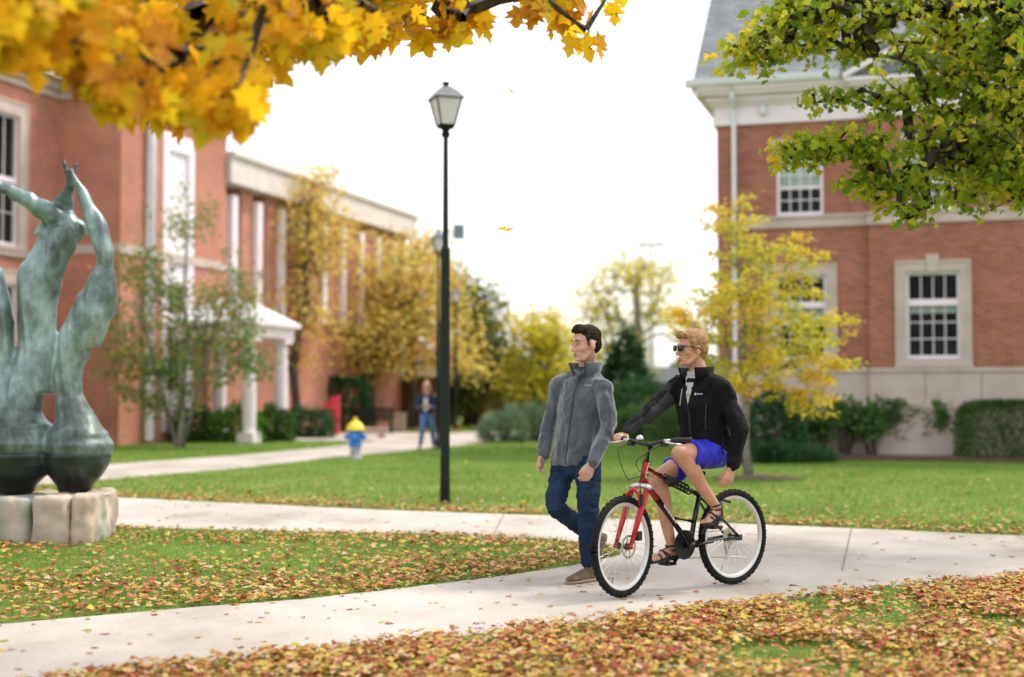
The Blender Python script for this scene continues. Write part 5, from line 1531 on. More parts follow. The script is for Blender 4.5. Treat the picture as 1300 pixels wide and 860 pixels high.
# headset, stem, bars
m = MB(); m.tube([BS(0, 0, .875), BS(0, 0, .985)], .0165, 12); m.tube([BS(-.002, 0, .872), BS(-.002, 0, .89)], .024, 14)
m.tube([BS(0, 0, .975), BS(.03, 0, 1.0), BS(.055, 0, 1.0)], .018, 12); m.build('stem', mk_blk, bike, smooth=True)
HC = BS(.05, 0, 1.0)
def HB(v, f=0.0, z=0.0): return HC + BL2*v + BH2*f + Vector((0, 0, z))
m = MB(); m.tube([HB(-.31, -.055, .035), HB(-.19, -.028, .030), HB(-.10, .0, .018), HB(-.045, .005, .0), HB(.045, .005, .0), HB(.10, .0, .018), HB(.19, -.028, .030), HB(.31, -.055, .035)], .0115, 10)
hbar = m.build('handlebar', mk_blk, bike, smooth=True)
for s in (-1, 1):
    m = MB(); a, b = HB(s*.312, -.0555, .035), HB(s*.195, -.029, .030)
    m.lathe(a, [(.012, -.004), (.019, 0), (.0165, .01)]+[(.0165+(.0012 if k % 2 else 0), .012+k*.01) for k in range(10)]+[(.019, .114), (.013, .118)], 14, axis=(b-a)); m.build('grip', mk_plast, hbar, smooth=True)
    m = MB(); p = HB(s*.165, -.018, .026); m.box(p+BH2*.018, BL2*.016, BH2*.022, (0, 0, .012))
    m.tube([p+BH2*.03, p+BH2*.062+BL2*s*.02+Vector((0, 0, -.008)), p+BH2*.066+BL2*s*.075+Vector((0, 0, -.016)), p+BH2*.052+BL2*s*.135+Vector((0, 0, -.022))], [.007, .0075, .006, .0065], 8)
    m.build('brake_lever', mk_alu, hbar, smooth=True)
    m = MB(); p = HB(s*.135, -.008, .012); m.box(p+Vector((0, 0, -.014)), BL2*.018, BH2*.024, (0, 0, .011)); m.tube([p+BH2*-.02, p+BH2*-.05+BL2*s*.02], .005, 6); m.build('shifter', mk_plast, hbar)
m = MB(); m.lathe(HB(-.05, .01, .028), [(.02, 0), (.028, .004), (.028, .012), (.022, .026), (.008, .034)], 16); m.build('bell', mk_alu, hbar, smooth=True)
m = MB()
for pts in ([HB(.13, .05, .0), HB(.11, .17, -.06), HB(.07, .17, -.2), BS(.08, .05, .72), BS(.055, .066, .66)], [HB(-.13, .05, .0), HB(-.10, .19, -.05), HB(-.05, .16, -.22), BS(.07, -.02, .78), BK(.80, .0, .80)],
            [HB(.12, .0, .0), HB(.02, .14, -.10), BS(.09, .03, .82), BK(.78, .018, .78)], [BK(.80, .02, .80), BK(.6, .022, .76), BK(.36, .02, .66)]):
    # smooth the path
    q = [Vector(p) for p in pts]; out_ = []
    for i in range(len(q)-1):
        a_, b_, c_, d_ = q[max(i-1, 0)], q[i], q[i+1], q[min(i+2, len(q)-1)]
        for k in range(6):
            t_ = k/6; out_.append(.5*((2*b_)+(c_-a_)*t_+(2*a_-5*b_+4*c_-d_)*t_*t_+(3*b_-a_-3*c_+d_)*t_**3))
    out_.append(q[-1]); m.tube(out_, .0028, 6)
m.build('cables', mk_plast, bike, smooth=True)

# saddle and post
m = MB(); m.tube([BK(.325, 0, .66), BK(.285, 0, .80)], .0135, 10); m.tube([BK(.332, 0, .64), BK(.324, 0, .675)], .021, 12); m.build('seat_post', mk_blk, bike, smooth=True)
m = MB(); m.loft([(BK(.425, 0, .835), BL*.018, Vector((0, 0, .014))), (BK(.38, 0, .84), BL*.023, Vector((0, 0, .02))), (BK(.30, 0, .838), BL*.035, Vector((0, 0, .022))), (BK(.23, 0, .842), BL*.066, Vector((0, 0, .026))), (BK(.175, 0, .848), BL*.078, Vector((0, 0, .026))), (BK(.15, 0, .85), BL*.06, Vector((0, 0, .016)))], 20, 2.2)
m.build('saddle', mk_plast, bike, smooth=True)
# lock coiled on the top tube
m = MB(); cpts = []
for i in range(73):
    f = i/72; c = BK(.66, 0, .769).lerp(BK(.43, 0, .678), f); a = f*2*math.pi*7
    cpts.append(c+BL*math.cos(a)*.030+Vector((0, 0, math.sin(a)*.030)))
m.tube(cpts, .0058, 6); m.box(BK(.63, .03, .755), BH*.035, BL*.016, (0, 0, .018)); m.build('coiled_lock', mk_plast, bike)

# crank set
BBc = BK(.42, 0, .30)
PL, PR = BK(.335, .135, .430), BK(.505, -.135, .170)
cr = MB()
la, ra = BK(.335, .075, .430), BK(.505, -.075, .170)
cr.tube([BK(.42, .062, .30), la], [.016, .012], 8); cr.tube([BK(.42, -.062, .30), ra], [.016, .012], 8); cr.tube([BK(.42, -.075, .30), BK(.42, .07, .30)], .012, 10)
crank = cr.build('crank', mk_blk, bike, smooth=True)
m = MB(); m.lathe(BK(.42, -.05, .30), [(.02, 0), (.098, 0), (.102, -.003), (.098, -.006), (.02, -.008)], 36, axis=BL); m.build('chainring', mk_plast, crank)
for (e, c0) in ((la, PL), (ra, PR)):
    sgn = 1 if e == la else -1
    m = MB(); m.tube([e, e+BL*sgn*.10], .007, 6)
    q = e+BL*sgn*.062; m.box(q+BH*.036, BH*.008, BL*.042, (0, 0, .010)); m.box(q-BH*.036, BH*.008, BL*.042, (0, 0, .010)); m.box(q+BL*.04, BH*.044, BL*.006, (0, 0, .010)); m.box(q-BL*.04, BH*.044, BL*.006, (0, 0, .010)); m.box(q, BH*.03, BL*.018, (0, 0, .011))
    m.build('pedal', mk_plast, crank)
m = MB()
cl = [BK(.42, -.055, .397), BK(.2, -.05, .378), BK(0, -.048, .375), BK(-.03, -.048, .36), BK(-.04, -.048, .33), BK(-.015, -.048, .29), BK(.0, -.048, .23), BK(.03, -.05, .19), BK(.2, -.052, .20), BK(.40, -.055, .205)]
m.tube(cl, .0042, 6); m.build('chain', mk_sprk, bike)
m = MB(); m.box(BK(.0, -.06, .27), BH*.014, BL*.012, (0, 0, .035)); m.lathe(BK(.0, -.045, .245), [(.018, 0), (.018, -.006)], 14, axis=BL); m.lathe(BK(.02, -.045, .185), [(.018, 0), (.018, -.006)], 14, axis=BL); m.box(BK(.01, -.056, .215), BH*.008, BL*.003, (0, 0, .04)); m.build('derailleur', mk_alu, bike)
m = MB(); m.tube([BK(.14, .06, .315), BK(.12, .085, .21), BK(-.02, .10, .195)], [.007, .006, .006], 8); m.build('kickstand', mk_alu, bike)
m = MB(); m.box(BK(.20, .035, .55), BH*.012, BL*.01, (0, 0, .035)); m.box(BK(.20, -.035, .55), BH*.012, BL*.01, (0, 0, .035)); m.tube([BK(.19, .05, .585), BK(.15, .055, .60), BK(.09, .06, .585)], .010, 8); m.build('brake_caliper', mk_plast, bike)

# ------------------------------------------------------------------ people helpers
def yaw(f):
    f = Vector((f[0], f[1], 0)).normalized(); return f, Vector((-f.y, f.x, 0)), Vector((0, 0, 1))

def head_prims(m, c, f, s=1.0, up=(0, 0, 1), jaw=1.0):
    f = Vector(f).normalized(); u = Vector(up).normalized(); l = u.cross(f).normalized(); u = f.cross(l)
    def H(a, b, d): return Vector(c)+f*a*s+l*b*s+u*d*s
    def E(a, b, d, ra, rb, rd): m.ell(H(a, b, d), f*ra*s, l*rb*s, u*rd*s, 18, 12)
    E(-.012, 0, .035, .096, .075, .086)          # cranium
    E(.022, 0, -.02, .066, .062, .088)           # face
    E(.030, 0, -.072*jaw, .050, .048, .044)      # jaw
    E(.068, 0, -.100*jaw, .020, .022, .016)      # chin
    for sg in (-1, 1):
        m.chain([H(-.005, sg*.055, -.045), H(.045, sg*.034, -.096*jaw)], [.020*s, .015*s], 10)   # jaw line
        E(.058, sg*.040, -.028, .024, .022, .020)                               # cheek
        E(-.004, sg*.077, -.012, .020, .0085, .032)                             # ear
        m.sph(H(.097, sg*.011, -.040), .0085*s, 8, 6)
    m.chain([H(.080, -.034, .024), H(.090, 0, .022), H(.080, .034, .024)], [.010*s, .011*s, .010*s], 10)   # brow
    m.chain([H(.088, 0, .012), H(.100, 0, -.015), H(.110, 0, -.034)], [.008*s, .0085*s, .0115*s], 10)      # nose
    m.chain([H(.080, -.018, -.064), H(.090, 0, -.062), H(.080, .018, -.064)], [.006*s, .008*s, .006*s], 8)
    m.chain([H(.078, -.016, -.075), H(.087, 0, -.075), H(.078, .016, -.075)], [.006*s, .008*s, .006*s], 8)
    return H, f, l, u

def hand_prims(m, wrist, d, nrm, thumb, s=1.0, curl=(.35, .5, .4), spread=.04, tw=.6, tt=.75):
    """d: finger direction, nrm: the way the palm faces, thumb: towards the thumb side"""
    w = Vector(wrist); X = Vector(d).normalized(); Np = Vector(nrm); Np = (Np-X*Np.dot(X)).normalized(); T = Np.cross(X)
    if T.dot(Vector(thumb)) < 0: T = -T
    kn = w+X*.088*s
    m.loft([(w-X*.01*s, T*.027*s, Np*.019*s), (w+X*.02*s, T*.031*s, Np*.017*s), (w+X*.055*s, T*.040*s, Np*.0155*s), (kn, T*.041*s, Np*.013*s)], 16, 2.6)
    for k, (o, L) in enumerate(((.0305, .070), (.0105, .079), (-.010, .073), (-.029, .057))):
        p = kn-X*.012*s+T*o*s; a = 0.0; pts = [p-X*.02*s, p+X*.006*s]; rr = [.0085*s, .0095*s]
        dirx = (X+T*(o*spread*30)).normalized(); segs = (.46, .30, .26)
        for j in range(3):
            a += curl[j]*(1+.08*k)
            dj = dirx*math.cos(a)+Np*math.sin(a)
            p = p+dj*L*segs[j]*s; pts.append(p); rr.append((.0088, .0080, .0068)[j]*s)
        m.chain(pts, rr, 10)
    b = w+X*.022*s+T*.024*s
    t1 = (X*(.55+.75-tt)+T*tt+Np*.35).normalized(); t2 = (X*.85+T*.35*tw+Np*.45).normalized(); t3 = (X*.9-T*.1+Np*.5).normalized()
    m.chain([b-t1*.015*s, b+t1*.035*s, b+t1*.035*s+t2*.028*s, b+t1*.035*s+t2*.028*s+t3*.022*s], [.015*s, .0125*s, .0105*s, .009*s], 10)

def strip(name, pts, w, nrm, mat, parent, th=.002):
    m = MB(); pts = [Vector(p) for p in pts]; n = Vector(nrm).normalized()
    for a, b in zip(pts[:-1], pts[1:]):
        d = (b-a); s = d.normalized().cross(n).normalized()
        m.box((a+b)/2, d/2, s*w/2, n*th)
    return m.build(name, mat, parent)

def fleece(name, c1, c2, bump=.25, scale=9, rough=.95, sheen=.3):
    return pm(name, c1, c2, rough, scale, bump, 260, spec=.15, sheen=sheen, dist=.003, contrast=(.3, .7))
M['fleece'] = fleece('grey heather fleece', (0.062, 0.074, 0.092), (0.105, 0.120, 0.142), sheen=.6)
M['fleece_dark'] = fleece('dark charcoal collar', (0.030, 0.034, 0.042), (0.048, 0.054, 0.064))
M['jeans'] = pm('dark blue denim', (0.006, 0.017, 0.042), (0.016, 0.038, 0.082), .85, 5, .2, 300, spec=.2, contrast=(.3, .7))
M['hair_dark'] = pm('dark brown hair', (0.012, 0.007, 0.005), (0.035, 0.020, 0.014), .75, 60, .8, 160, dist=.004, spec=.12)
M['hair_blond'] = pm('sandy blond hair', (0.26, 0.14, 0.06), (0.42, 0.26, 0.13), .7, 55, .8, 150, dist=.004, spec=.2)
M['black_cloth'] = fleece('black softshell', (0.004, 0.004, 0.005), (0.009, 0.009, 0.010), .2, 6, .8, .02)
M['grey_cloth'] = fleece('charcoal panel', (0.030, 0.030, 0.033), (0.045, 0.045, 0.05), .2, 8, .85, .05)
M['blue_cloth'] = pm('royal blue shorts cloth', (0.018, 0.022, 0.42), (0.03, 0.04, 0.58), .55, 5, .1, 200, spec=.3)
M['tee'] = pm('pale grey shirt', (0.42, 0.43, 0.46), (0.52, 0.53, 0.56), .9, 8)
M['shoe'] = pm('brown canvas shoe', (0.085, 0.055, 0.030), (0.20, 0.135, 0.08), .8, 18, .3, 90)
M['sole'] = pm('tan rubber sole', (0.26, 0.20, 0.13), (0.34, 0.27, 0.19), .75, 18)
M['eye'] = pm('eye white', (0.6, 0.56, 0.52), (0.66, 0.62, 0.58), .3, 9)
M['iris'] = pm('dark iris', (0.02, 0.014, 0.01), (0.03, 0.02, 0.014), .2, 9)
M['lips'] = pm('lips', (0.40, 0.14, 0.11), (0.46, 0.17, 0.13), .45, 20)
M['lens'] = pm('black sunglass lens', (0.004, 0.004, 0.005), (0.007, 0.007, 0.008), .08, 5)
M['zip'] = pm('zip', (0.05, 0.05, 0.055), (0.09, 0.09, 0.10), .4, 60, metal=.3)
M['print_white'] = pm('pale stitched lettering', (0.40, 0.42, 0.45), None, .8, 20)
M['print_gold'] = pm('gold shirt print', (0.45, 0.27, 0.03), None, .8, 20)
M['leather'] = pm('black sandal strap', (0.010, 0.010, 0.010), (0.02, 0.02, 0.02), .6, 20)

def face_extras(parent, H, f, l, u, s=1.0, brow=None, eyes=True, lip=True):
    if eyes:
        for sg in (-1, 1):
            m = MB(); m.ell(H(.0825, sg*.031, -.001), f*.007*s, l*.012*s, u*.0040*s, 12, 8); e = m.build('eye', M['eye'], parent, smooth=True)
            m = MB(); m.ell(H(.0878, sg*.031, -.001), f*.003*s, l*.0058*s, u*.0042*s, 10, 6); m.build('iris', M['iris'], e, smooth=True)
            m = MB(); m.tube([H(.080, sg*.046, .004), H(.089, sg*.032, .0065), H(.086, sg*.018, .003)], .0032*s, 6); m.build('eyelid', M['skin'], e, smooth=True)
    if brow:
        for sg in (-1, 1):
            m = MB(); m.tube([H(.078, sg*.050, .022), H(.092, sg*.034, .029), H(.097, sg*.014, .027)], [.002*s, .0036*s, .003*s], 8); m.build('eyebrow', brow, parent, smooth=True)
    if lip:
        m = MB()
        m.chain([H(.0815, -.020, -.068), H(.0975, 0, -.064), H(.0815, .020, -.068)], [.0025*s, .0048*s, .0025*s], 8)
        m.chain([H(.0805, -.016, -.0745), H(.0945, 0, -.0755), H(.0805, .016, -.0745)], [.0025*s, .0052*s, .0025*s], 8); m.build('lips', M['lips'], parent, smooth=True)

def text_mark(name, s, pos, right, up, size, mat, parent):
    cu = bpy.data.curves.new(name, 'FONT'); cu.body = s; cu.size = size; cu.extrude = .0008; cu.align_x = 'CENTER'; cu.align_y = 'CENTER'
    t = bpy.data.objects.new('tmp_text', cu); COL.objects.link(t)
    dg = bpy.context.evaluated_depsgraph_get(); me = bpy.data.meshes.new_from_object(t.evaluated_get(dg)); bpy.data.objects.remove(t)
    r = Vector(right).normalized(); up = Vector(up).normalized(); n = r.cross(up)
    mat4 = Matrix((r, up, n)).transposed().to_4x4(); mat4.translation = Vector(pos)-ORG[parent]
    me.transform(mat4); me.materials.clear(); me.materials.append(mat); me.name = name
    o = bpy.data.objects.new(name, me); COL.objects.link(o); o.parent = parent; ORG[o] = ORG[parent]; return o

def surf_point(obj, origin, direction):
    """nearest hit on a mesh object from outside, world space"""
    bpy.context.view_layer.update()
    o = Vector(origin)-ORG[obj]; ok, loc, n, i = obj.ray_cast(o, Vector(direction).normalized())
    return (loc+ORG[obj], n) if ok else (Vector(origin)+Vector(direction), -Vector(direction))

def shoe_at(parent, heel, toe, upv, mat, sole, s=1.0, hi=.07):
    h, t, u = Vector(heel), Vector(toe), Vector(upv).normalized(); d = (t-h).normalized(); L = (t-h).length; u = (u-d*u.dot(d)).normalized(); l = u.cross(d)
    m = MB()
    m.loft([(h+d*L*-.02+u*.030, l*.026*s, u*.026), (h+d*L*.10+u*.045, l*.036*s, u*.045), (h+d*L*.28+u*.050, l*.038*s, u*.050), (h+d*L*.50+u*.043, l*.040*s, u*.040), (h+d*L*.72+u*.034, l*.047*s, u*.028), (h+d*L*.92+u*.028, l*.040*s, u*.020), (h+d*L*1.01+u*.024, l*.022*s, u*.010)], 20, 2.3)
    m.chain([h+d*L*.14+u*.05, h+d*L*.16+u*(hi+.03)], [.040*s, .042*s], 14)
    sh = blend('shoe', m, mat, parent, .006, 3)
    m = MB()
    m.loft([(h+d*L*x+u*.010, l*w*s, u*.012) for x, w in ((-.05, .022), (-.01, .034), (.1, .042), (.3, .041), (.5, .044), (.72, .052), (.9, .046), (1.0, .028), (1.035, .012))], 20, 3)
    m.build('sole', sole, sh, smooth=True)
    m = MB()
    for k in range(4):
        q = h+d*L*(.42+.075*k)+u*(.086-.011*k); m.tube([q-l*.022, q+u*.004, q+l*.022], .0028, 6)
    m.build('lace', M['sole'], sh, smooth=True)
    return sh

# ------------------------------------------------------------------ walking man
mf_, ml_, mu_ = yaw((-.62, -.785))
man_g = Vector((P(738, 735, 10.25).x, 10.30, PATH_Z))
def Q(x, y, Y): return P(x, y, Y)
mt = thing('tmp', None, None, tuple(man_g)); 
hipR, hipL = Q(715, 588, 10.46), Q(748, 588, 10.26)
kneeR, kneeL = Q(705, 644, 10.24), Q(747, 655, 10.14)
ankR, ankL = Q(758, 684, 10.66), Q(746, 717, 10.20)
shR, shL = Q(709, 490, 10.45), Q(766, 493, 10.17)
elR, elL = Q(699, 532, 10.50), Q(773, 538, 10.12)
wrR, wrL = Q(690, 574, 10.44), Q(753, 585, 9.98)
neck = Q(745, 466, 10.33); pelvis = (hipR+hipL)/2
chest = neck.lerp(pelvis, .35)
hd_c = Q(743.5, 437.5, 10.27)
hf = Vector((-.84, -.54, -.03)).normalized()
U = Vector((0, 0, 1))
b = MB()
H, f_, l_, u_ = head_prims(b, hd_c, hf, 1.09)
b.chain([hd_c+Vector((0, 0, -.06))-hf*.02, neck+Vector((0, 0, .02)), neck-Vector((0, 0, .08))], [.056, .060, .062], 16)
b.loft([(neck-Vector((0, 0, .03)), ml_*.10, mf_*.06), (neck-Vector((0, 0, .11)), ml_*.12, mf_*.075), (chest, ml_*.165, mf_*.10), (pelvis+Vector((0, 0, .16)), ml_*.145, mf_*.095), (pelvis+Vector((0, 0, .02)), ml_*.16, mf_*.105), (pelvis-Vector((0, 0, .06)), ml_*.15, mf_*.09)], 24, 2.2)
for (s, e, w) in ((shR, elR, wrR), (shL, elL, wrL)): b.chain([s-U*.015, e, w], [.040, .030, .026], 14)
for (h, k, a) in ((hipR, kneeR, ankR), (hipL, kneeL, ankL)): b.chain([h, k, k.lerp(a, .35), a], [.070, .036, .036, .032], 16)
dR = (wrR-elR).normalized(); dL = (wrL-elL).normalized()
hand_prims(b, wrR+dR*.03, dR+mf_*.1, ml_, mf_, 1.0, (.30, .45, .40), .015, .3, .4)
hand_prims(b, wrL+dL*.03, dL, (-ml_*.6-mf_*.4), mf_, 1.03, (.35, .6, .45), .015, .3, .4)
fdL = Vector((-.70, -.71, 0)).normalized(); heelL = Vector((ankL.x, ankL.y, PATH_Z+.002))-fdL*.062; toeL = heelL+fdL*.275
shinR = (kneeR-ankR).normalized(); fdR = (Vector((-.60, -.62, 0))*.62+Vector((0, 0, -1.0))).normalized(); upR = (shinR-fdR*shinR.dot(fdR)).normalized()
heelR = ankR-upR*.075-fdR*.055; toeR = heelR+fdR*.265
if toeR.z < PATH_Z+.012: 
    dz = PATH_Z+.012-toeR.z
    heelR.z += dz; toeR.z += dz
for (h, t_, u) in ((heelL, toeL, Vector((0, 0, 1))), (heelR, toeR, upR)):
    b.chain([h+u*.045+(t_-h)*.12, h+u*.035+(t_-h)*.55, h+u*.026+(t_-h)*.88], [.032, .030, .020], 12)
bpy.data.objects.remove(mt)
person = blend('person', b, M['skin'], None, .0055, 3, org=man_g)
tag(person, 'man walking in grey fleece jacket and dark jeans, looking left', 'person')
face_extras(person, H, f_, l_, u_, 1.09, M['hair_dark'])
# stubble free jaw; hair
m = MB()
def hairE(a, b_, d, ra, rb, rd, s=1.09): m.ell(H(a, b_, d), f_*ra*s, l_*rb*s, u_*rd*s, 20, 14)
hairE(-.022, 0, .054, .096, .080, .080); hairE(-.055, 0, .005, .060, .074, .070); hairE(.030, 0, .098, .064, .058, .034)
m.chain([H(.066, -.046, .088), H(.084, 0, .104), H(.068, .046, .090)], [.014, .016, .014], 12); m.ell(H(.048, 0, .112), f_*.046, l_*.048, u_*.026)
for sg in (-1, 1): m.chain([H(.028, sg*.066, .045), H(.024, sg*.070, .012), H(.024, sg*.069, -.010)], [.016, .009, .004], 10)
blend('hair', m, M['hair_dark'], person, .005, 2, folds=((.004, 30, (.5, .5, 2), 3.0),))
# jacket
jk = MB()
U = Vector((0, 0, 1))
jk.loft([(neck-U*.010-mf_*.012, ml_*.090, mf_*.070), (neck-U*.035-mf_*.008, ml_*.112, mf_*.082), (neck-U*.06-mf_*.005, ml_*.135, mf_*.092), (neck-U*.10, ml_*.170, mf_*.112), (neck-U*.15, ml_*.190, mf_*.125), (neck.lerp(pelvis, .36), ml_*.193, mf_*.135), (neck.lerp(pelvis, .60), ml_*.176, mf_*.130), (neck.lerp(pelvis, .85), ml_*.182, mf_*.134), (pelvis+U*.015, ml_*.186, mf_*.138), (pelvis-U*.012, ml_*.180, mf_*.132)], 30, 2.4)
for (s, e, w, k) in ((shR, elR, wrR, 1), (shL, elL, wrL, 1)):
    d = (w-e).normalized()
    jk.chain([s, s.lerp(e, .5), e, e.lerp(w, .5), w+d*.012], [.063, .061, .054, .049, .045], 18)
    jk.chain([neck.lerp(s, .25)-U*.035, neck.lerp(s, .6)-U*.02, s], [.060, .062, .066], 14)
jacket = blend('jacket', jk, M['fleece'], person, .008, 5, folds=((.028, 5.5, (1.8, 1.8, .55), 4.2), (.012, 15, (1.4, 1.4, .9), 1.1)))
def collar_ring(cen, f, l, rf, rl, h, lean, gap, mat, parent, th=.008, n=26, tall=0.0, name='collar'):
    """standing collar open at the front by angle gap"""
    m = MB(); outs = []
    for i in range(n+1):
        a = gap+(2*math.pi-2*gap)*i/n
        d = f*math.cos(a)*rf+l*math.sin(a)*rl; dn = d.normalized()
        fr = (1+math.cos(a))/2
        hh = h*(1-.10*fr)
        lo = cen+d; hi = cen+d*(1.0+lean)+U*hh
        hi = hi+f*0.010*fr
        outs.append([lo-dn*th/2-U*.05, lo+dn*th/2-U*.05, hi+dn*th/2, hi+dn*0+U*.004, hi-dn*th/2])
    m.rings(outs, cap=True); return m.build(name, mat, parent, smooth=True)
collar_ring(neck-U*.03+mf_*.012, mf_, ml_, .088, .088, .062, .36, .66, M['fleece'], person, .012)
collar_ring(neck-U*.03+mf_*.012, mf_, ml_, .080, .080, .061, .38, .56, M['fleece_dark'], person, .006, name='collar_lining')
# undershirt seen in the open collar, zip, hem band
m = MB(); m.loft([(neck-U*.07+mf_*.020, ml_*.062, mf_*.060), (neck-U*.0+mf_*.008, ml_*.063, mf_*.060)], 20, 2.1); m.build('undershirt', M['fleece_dark'], person, smooth=True)
def front_line(parent, obj, p0, p1, fdir, n, w, mat, name, off=.003, th=.0015):
    pts = []
    for i in range(n+1):
        p = p0.lerp(p1, i/n); hit, nn = surf_point(obj, p+fdir*.6, -fdir); pts.append(hit+fdir*off)
    return strip(name, pts, w, fdir, mat, parent, th)
front_line(person, jacket, neck-U*.13, pelvis+U*.0, mf_, 14, .010, M['fleece_dark'], 'zip')
# dark v placket under the collar
hit, nn = surf_point(jacket, neck-U*.07+mf_*.6, -mf_)
m = MB(); v0 = hit+mf_*.004
a1, nn = surf_point(jacket, neck-U*.04+ml_*.05+mf_*.6, -mf_); a2, nn = surf_point(jacket, neck-U*.04-ml_*.05+mf_*.6, -mf_); a3, nn = surf_point(jacket, neck-U*.145+mf_*.6, -mf_)
m.prism([a1+mf_*.002, v0+mf_*.006, a3+mf_*.002], mf_*.004); m.prism([a2+mf_*.002, a3+mf_*.0021, v0+mf_*.006], mf_*.004); m.build('placket', M['fleece_dark'], person)
hit, nn = surf_point(jacket, neck-U*.135+ml_*.10+mf_*.6, -mf_)
nn = nn.normalized(); rt_ = U.cross(nn).normalized()
text_mark('lettering', 'Columbia', hit+nn*.004, rt_, nn.cross(rt_), .022, M['print_white'], person)
# jeans
jn = MB()
jn.loft([(pelvis+U*.07, ml_*.160, mf_*.112), (pelvis, ml_*.172, mf_*.122), (pelvis-U*.07, ml_*.168, mf_*.118), (pelvis-U*.11, ml_*.12, mf_*.09)], 26, 2.3)
for (h, k, a, s_) in ((hipR, kneeR, ankR, 1), (hipL, kneeL, ankL, 1)):
    h2 = h+(pelvis-h)*.10; d = (a-k).normalized()
    q_ = a.lerp(k, .10) if s_ == 1 else a+d*.015
    jn.chain([h2-U*.0, h2.lerp(k, .5), k, k.lerp(a, .45), q_.lerp(k, .12), q_], [.096, .086, .069, .064, .058, .056], 20)
blend('jeans', jn, M['jeans'], person, .008, 4, folds=((.018, 8, (1.2, 1.2, 1.0), 7.7), (.011, 20, (1, 1, 1.8), 2.1)))
shoe_at(person, heelL, toeL, (0, 0, 1), M['shoe'], M['sole'], .98)
shoe_at(person, heelR, toeR, upR, M['shoe'], M['sole'], .98)

# ------------------------------------------------------------------ rider
rg = BK(.30, 0, 0)
rhipL, rhipR = BK(.24, .085, .925), BK(.24, -.085, .925)
rkL, rkR = BK(.645, .135, .935), BK(.615, -.12, .745)
raL, raR = BK(.305, .135, .565), BK(.465, -.13, .275)
rneck = BK(.340, .0, 1.487); rpel = (rhipL+rhipR)/2
rshL, rshR = BK(.315, .200, 1.375), BK(.345, -.195, 1.385)
rgrip = HB(-.255, -.042, .033)
relR = Q(826, 524, 9.86); relL = BK(.225, .285, 1.10); rwL = BK(.270, .265, .862)
rwR = rgrip+(relR-rgrip).normalized()*.085+U*.012
hc = BK(.395, -.004, 1.648)
rf_, rl_ = BH, BL
rhf = Vector((-.90, -.43, .02)).normalized()
b = MB()
H, f_, l_, u_ = head_prims(b, hc, rhf, 1.06)
b.chain([hc-U*.06-rhf*.02, rneck+U*.03, rneck-U*.07], [.056, .060, .075], 16)
lean = (rneck-rpel).normalized()
rff = (rf_-lean*rf_.dot(lean)).normalized()
b.loft([(rneck-lean*.03, rl_*.10, rff*.06), (rneck-lean*.12, rl_*.13, rff*.08), (rneck.lerp(rpel, .4), rl_*.16, rff*.10), (rneck.lerp(rpel, .75), rl_*.145, rff*.10), (rpel, rl_*.16, rff*.11), (rpel-U*.05, rl_*.13, rff*.10)], 24, 2.2)
for (s, e, w) in ((rshR, relR, rwR), (rshL, relL, rwL)): b.chain([s, e, w], [.038, .026, .026], 14)
for (h, k, a) in ((rhipL, rkL, raL), (rhipR, rkR, raR)):
    d = (a-k); side = rf_*-1
    b.chain([h, h.lerp(k, .5), k], [.085, .078, .062], 18)
    calf = k.lerp(a, .28)-rf_*.018; b.chain([k, calf, k.lerp(a, .6), a.lerp(k, .06), a-U*.01], [.058, .058, .044, .034, .036], 18)
    b.sph(k+(k-h).normalized()*.012+U*.0, .056, 14, 10)
# feet
ftL = BK(.43, .155, .455); heL = BK(.262, .13, .500)
ftR = BK(.655, -.145, .195); heR = BK(.425, -.125, .215)
def foot(a, he, to):
    d = (to-he).normalized(); L = (to-he).length; u = (a-he); u = (u-d*u.dot(d)).normalized(); l = u.cross(d)
    b.chain([a, he+d*L*.14+u*.045], [.036, .034], 14)
    b.chain([he+u*.030+d*.01, he+d*L*.35+u*.040, he+d*L*.62+u*.028, he+d*L*.80+u*.020], [.029, .032, .028, .020], 14)
    b.loft([(he+d*L*.45+u*.022, l*.034, u*.018), (he+d*L*.65+u*.018, l*.042, u*.015), (he+d*L*.80+u*.015, l*.043, u*.012)], 16, 2.3)
    for k, (o, e_) in enumerate(((.030, .98), (.014, .99), (.001, .965), (-.012, .935), (-.026, .89))):
        r0 = .0125 if k == 0 else .0085
        b.chain([he+d*L*.76+l*o*sg_+u*.014, he+d*L*e_+l*o*sg_*1.05+u*.011], [r0, r0*.95], 8)
    return d, u, l, L
sg_ = -1; fL = foot(raL, heL, ftL)      # big toe on the inner side
sg_ = 1; fR = foot(raR, heR, ftR)
# hands
bar = BL2
dgr = (rgrip-rwR); hx = (BH2*.8+U*-.15-BL2*.15).normalized()
wr_ = rgrip-hx*.062+U*.020
hand_prims(b, wr_, hx, -U*.95-BH2*.2, BL2, 1.0, (.75, 1.15, .75), .01, .4)
b.chain([rwR, wr_], [.027, .026], 12)
dl = (rwL-relL).normalized()
hand_prims(b, rwL+dl*.03, dl+rf_*.35, -BL*.9-BH*.1, BH, 1.03, (.25, .45, .40), .012, .3, .35)
rider = blend('person', b, M['skin2'], None, .0052, 3, org=rg)
tag(rider, 'blond man in sunglasses, black jacket and blue shorts riding the bicycle', 'person')
face_extras(rider, H, f_, l_, u_, 1.06, None, eyes=False)
m = MB()
def hairE(a, b_, d, ra, rb, rd, s=1.06): m.ell(H(a, b_, d), f_*ra*s, l_*rb*s, u_*rd*s, 20, 14)
hairE(-.022, 0, .052, .100, .084, .084); hairE(-.055, 0, .005, .062, .078, .076); hairE(-.060, 0, -.035, .040, .060, .045)
m.chain([H(.068, -.048, .082), H(.090, -.01, .096), H(.078, .044, .086)], [.020, .024, .021], 12)
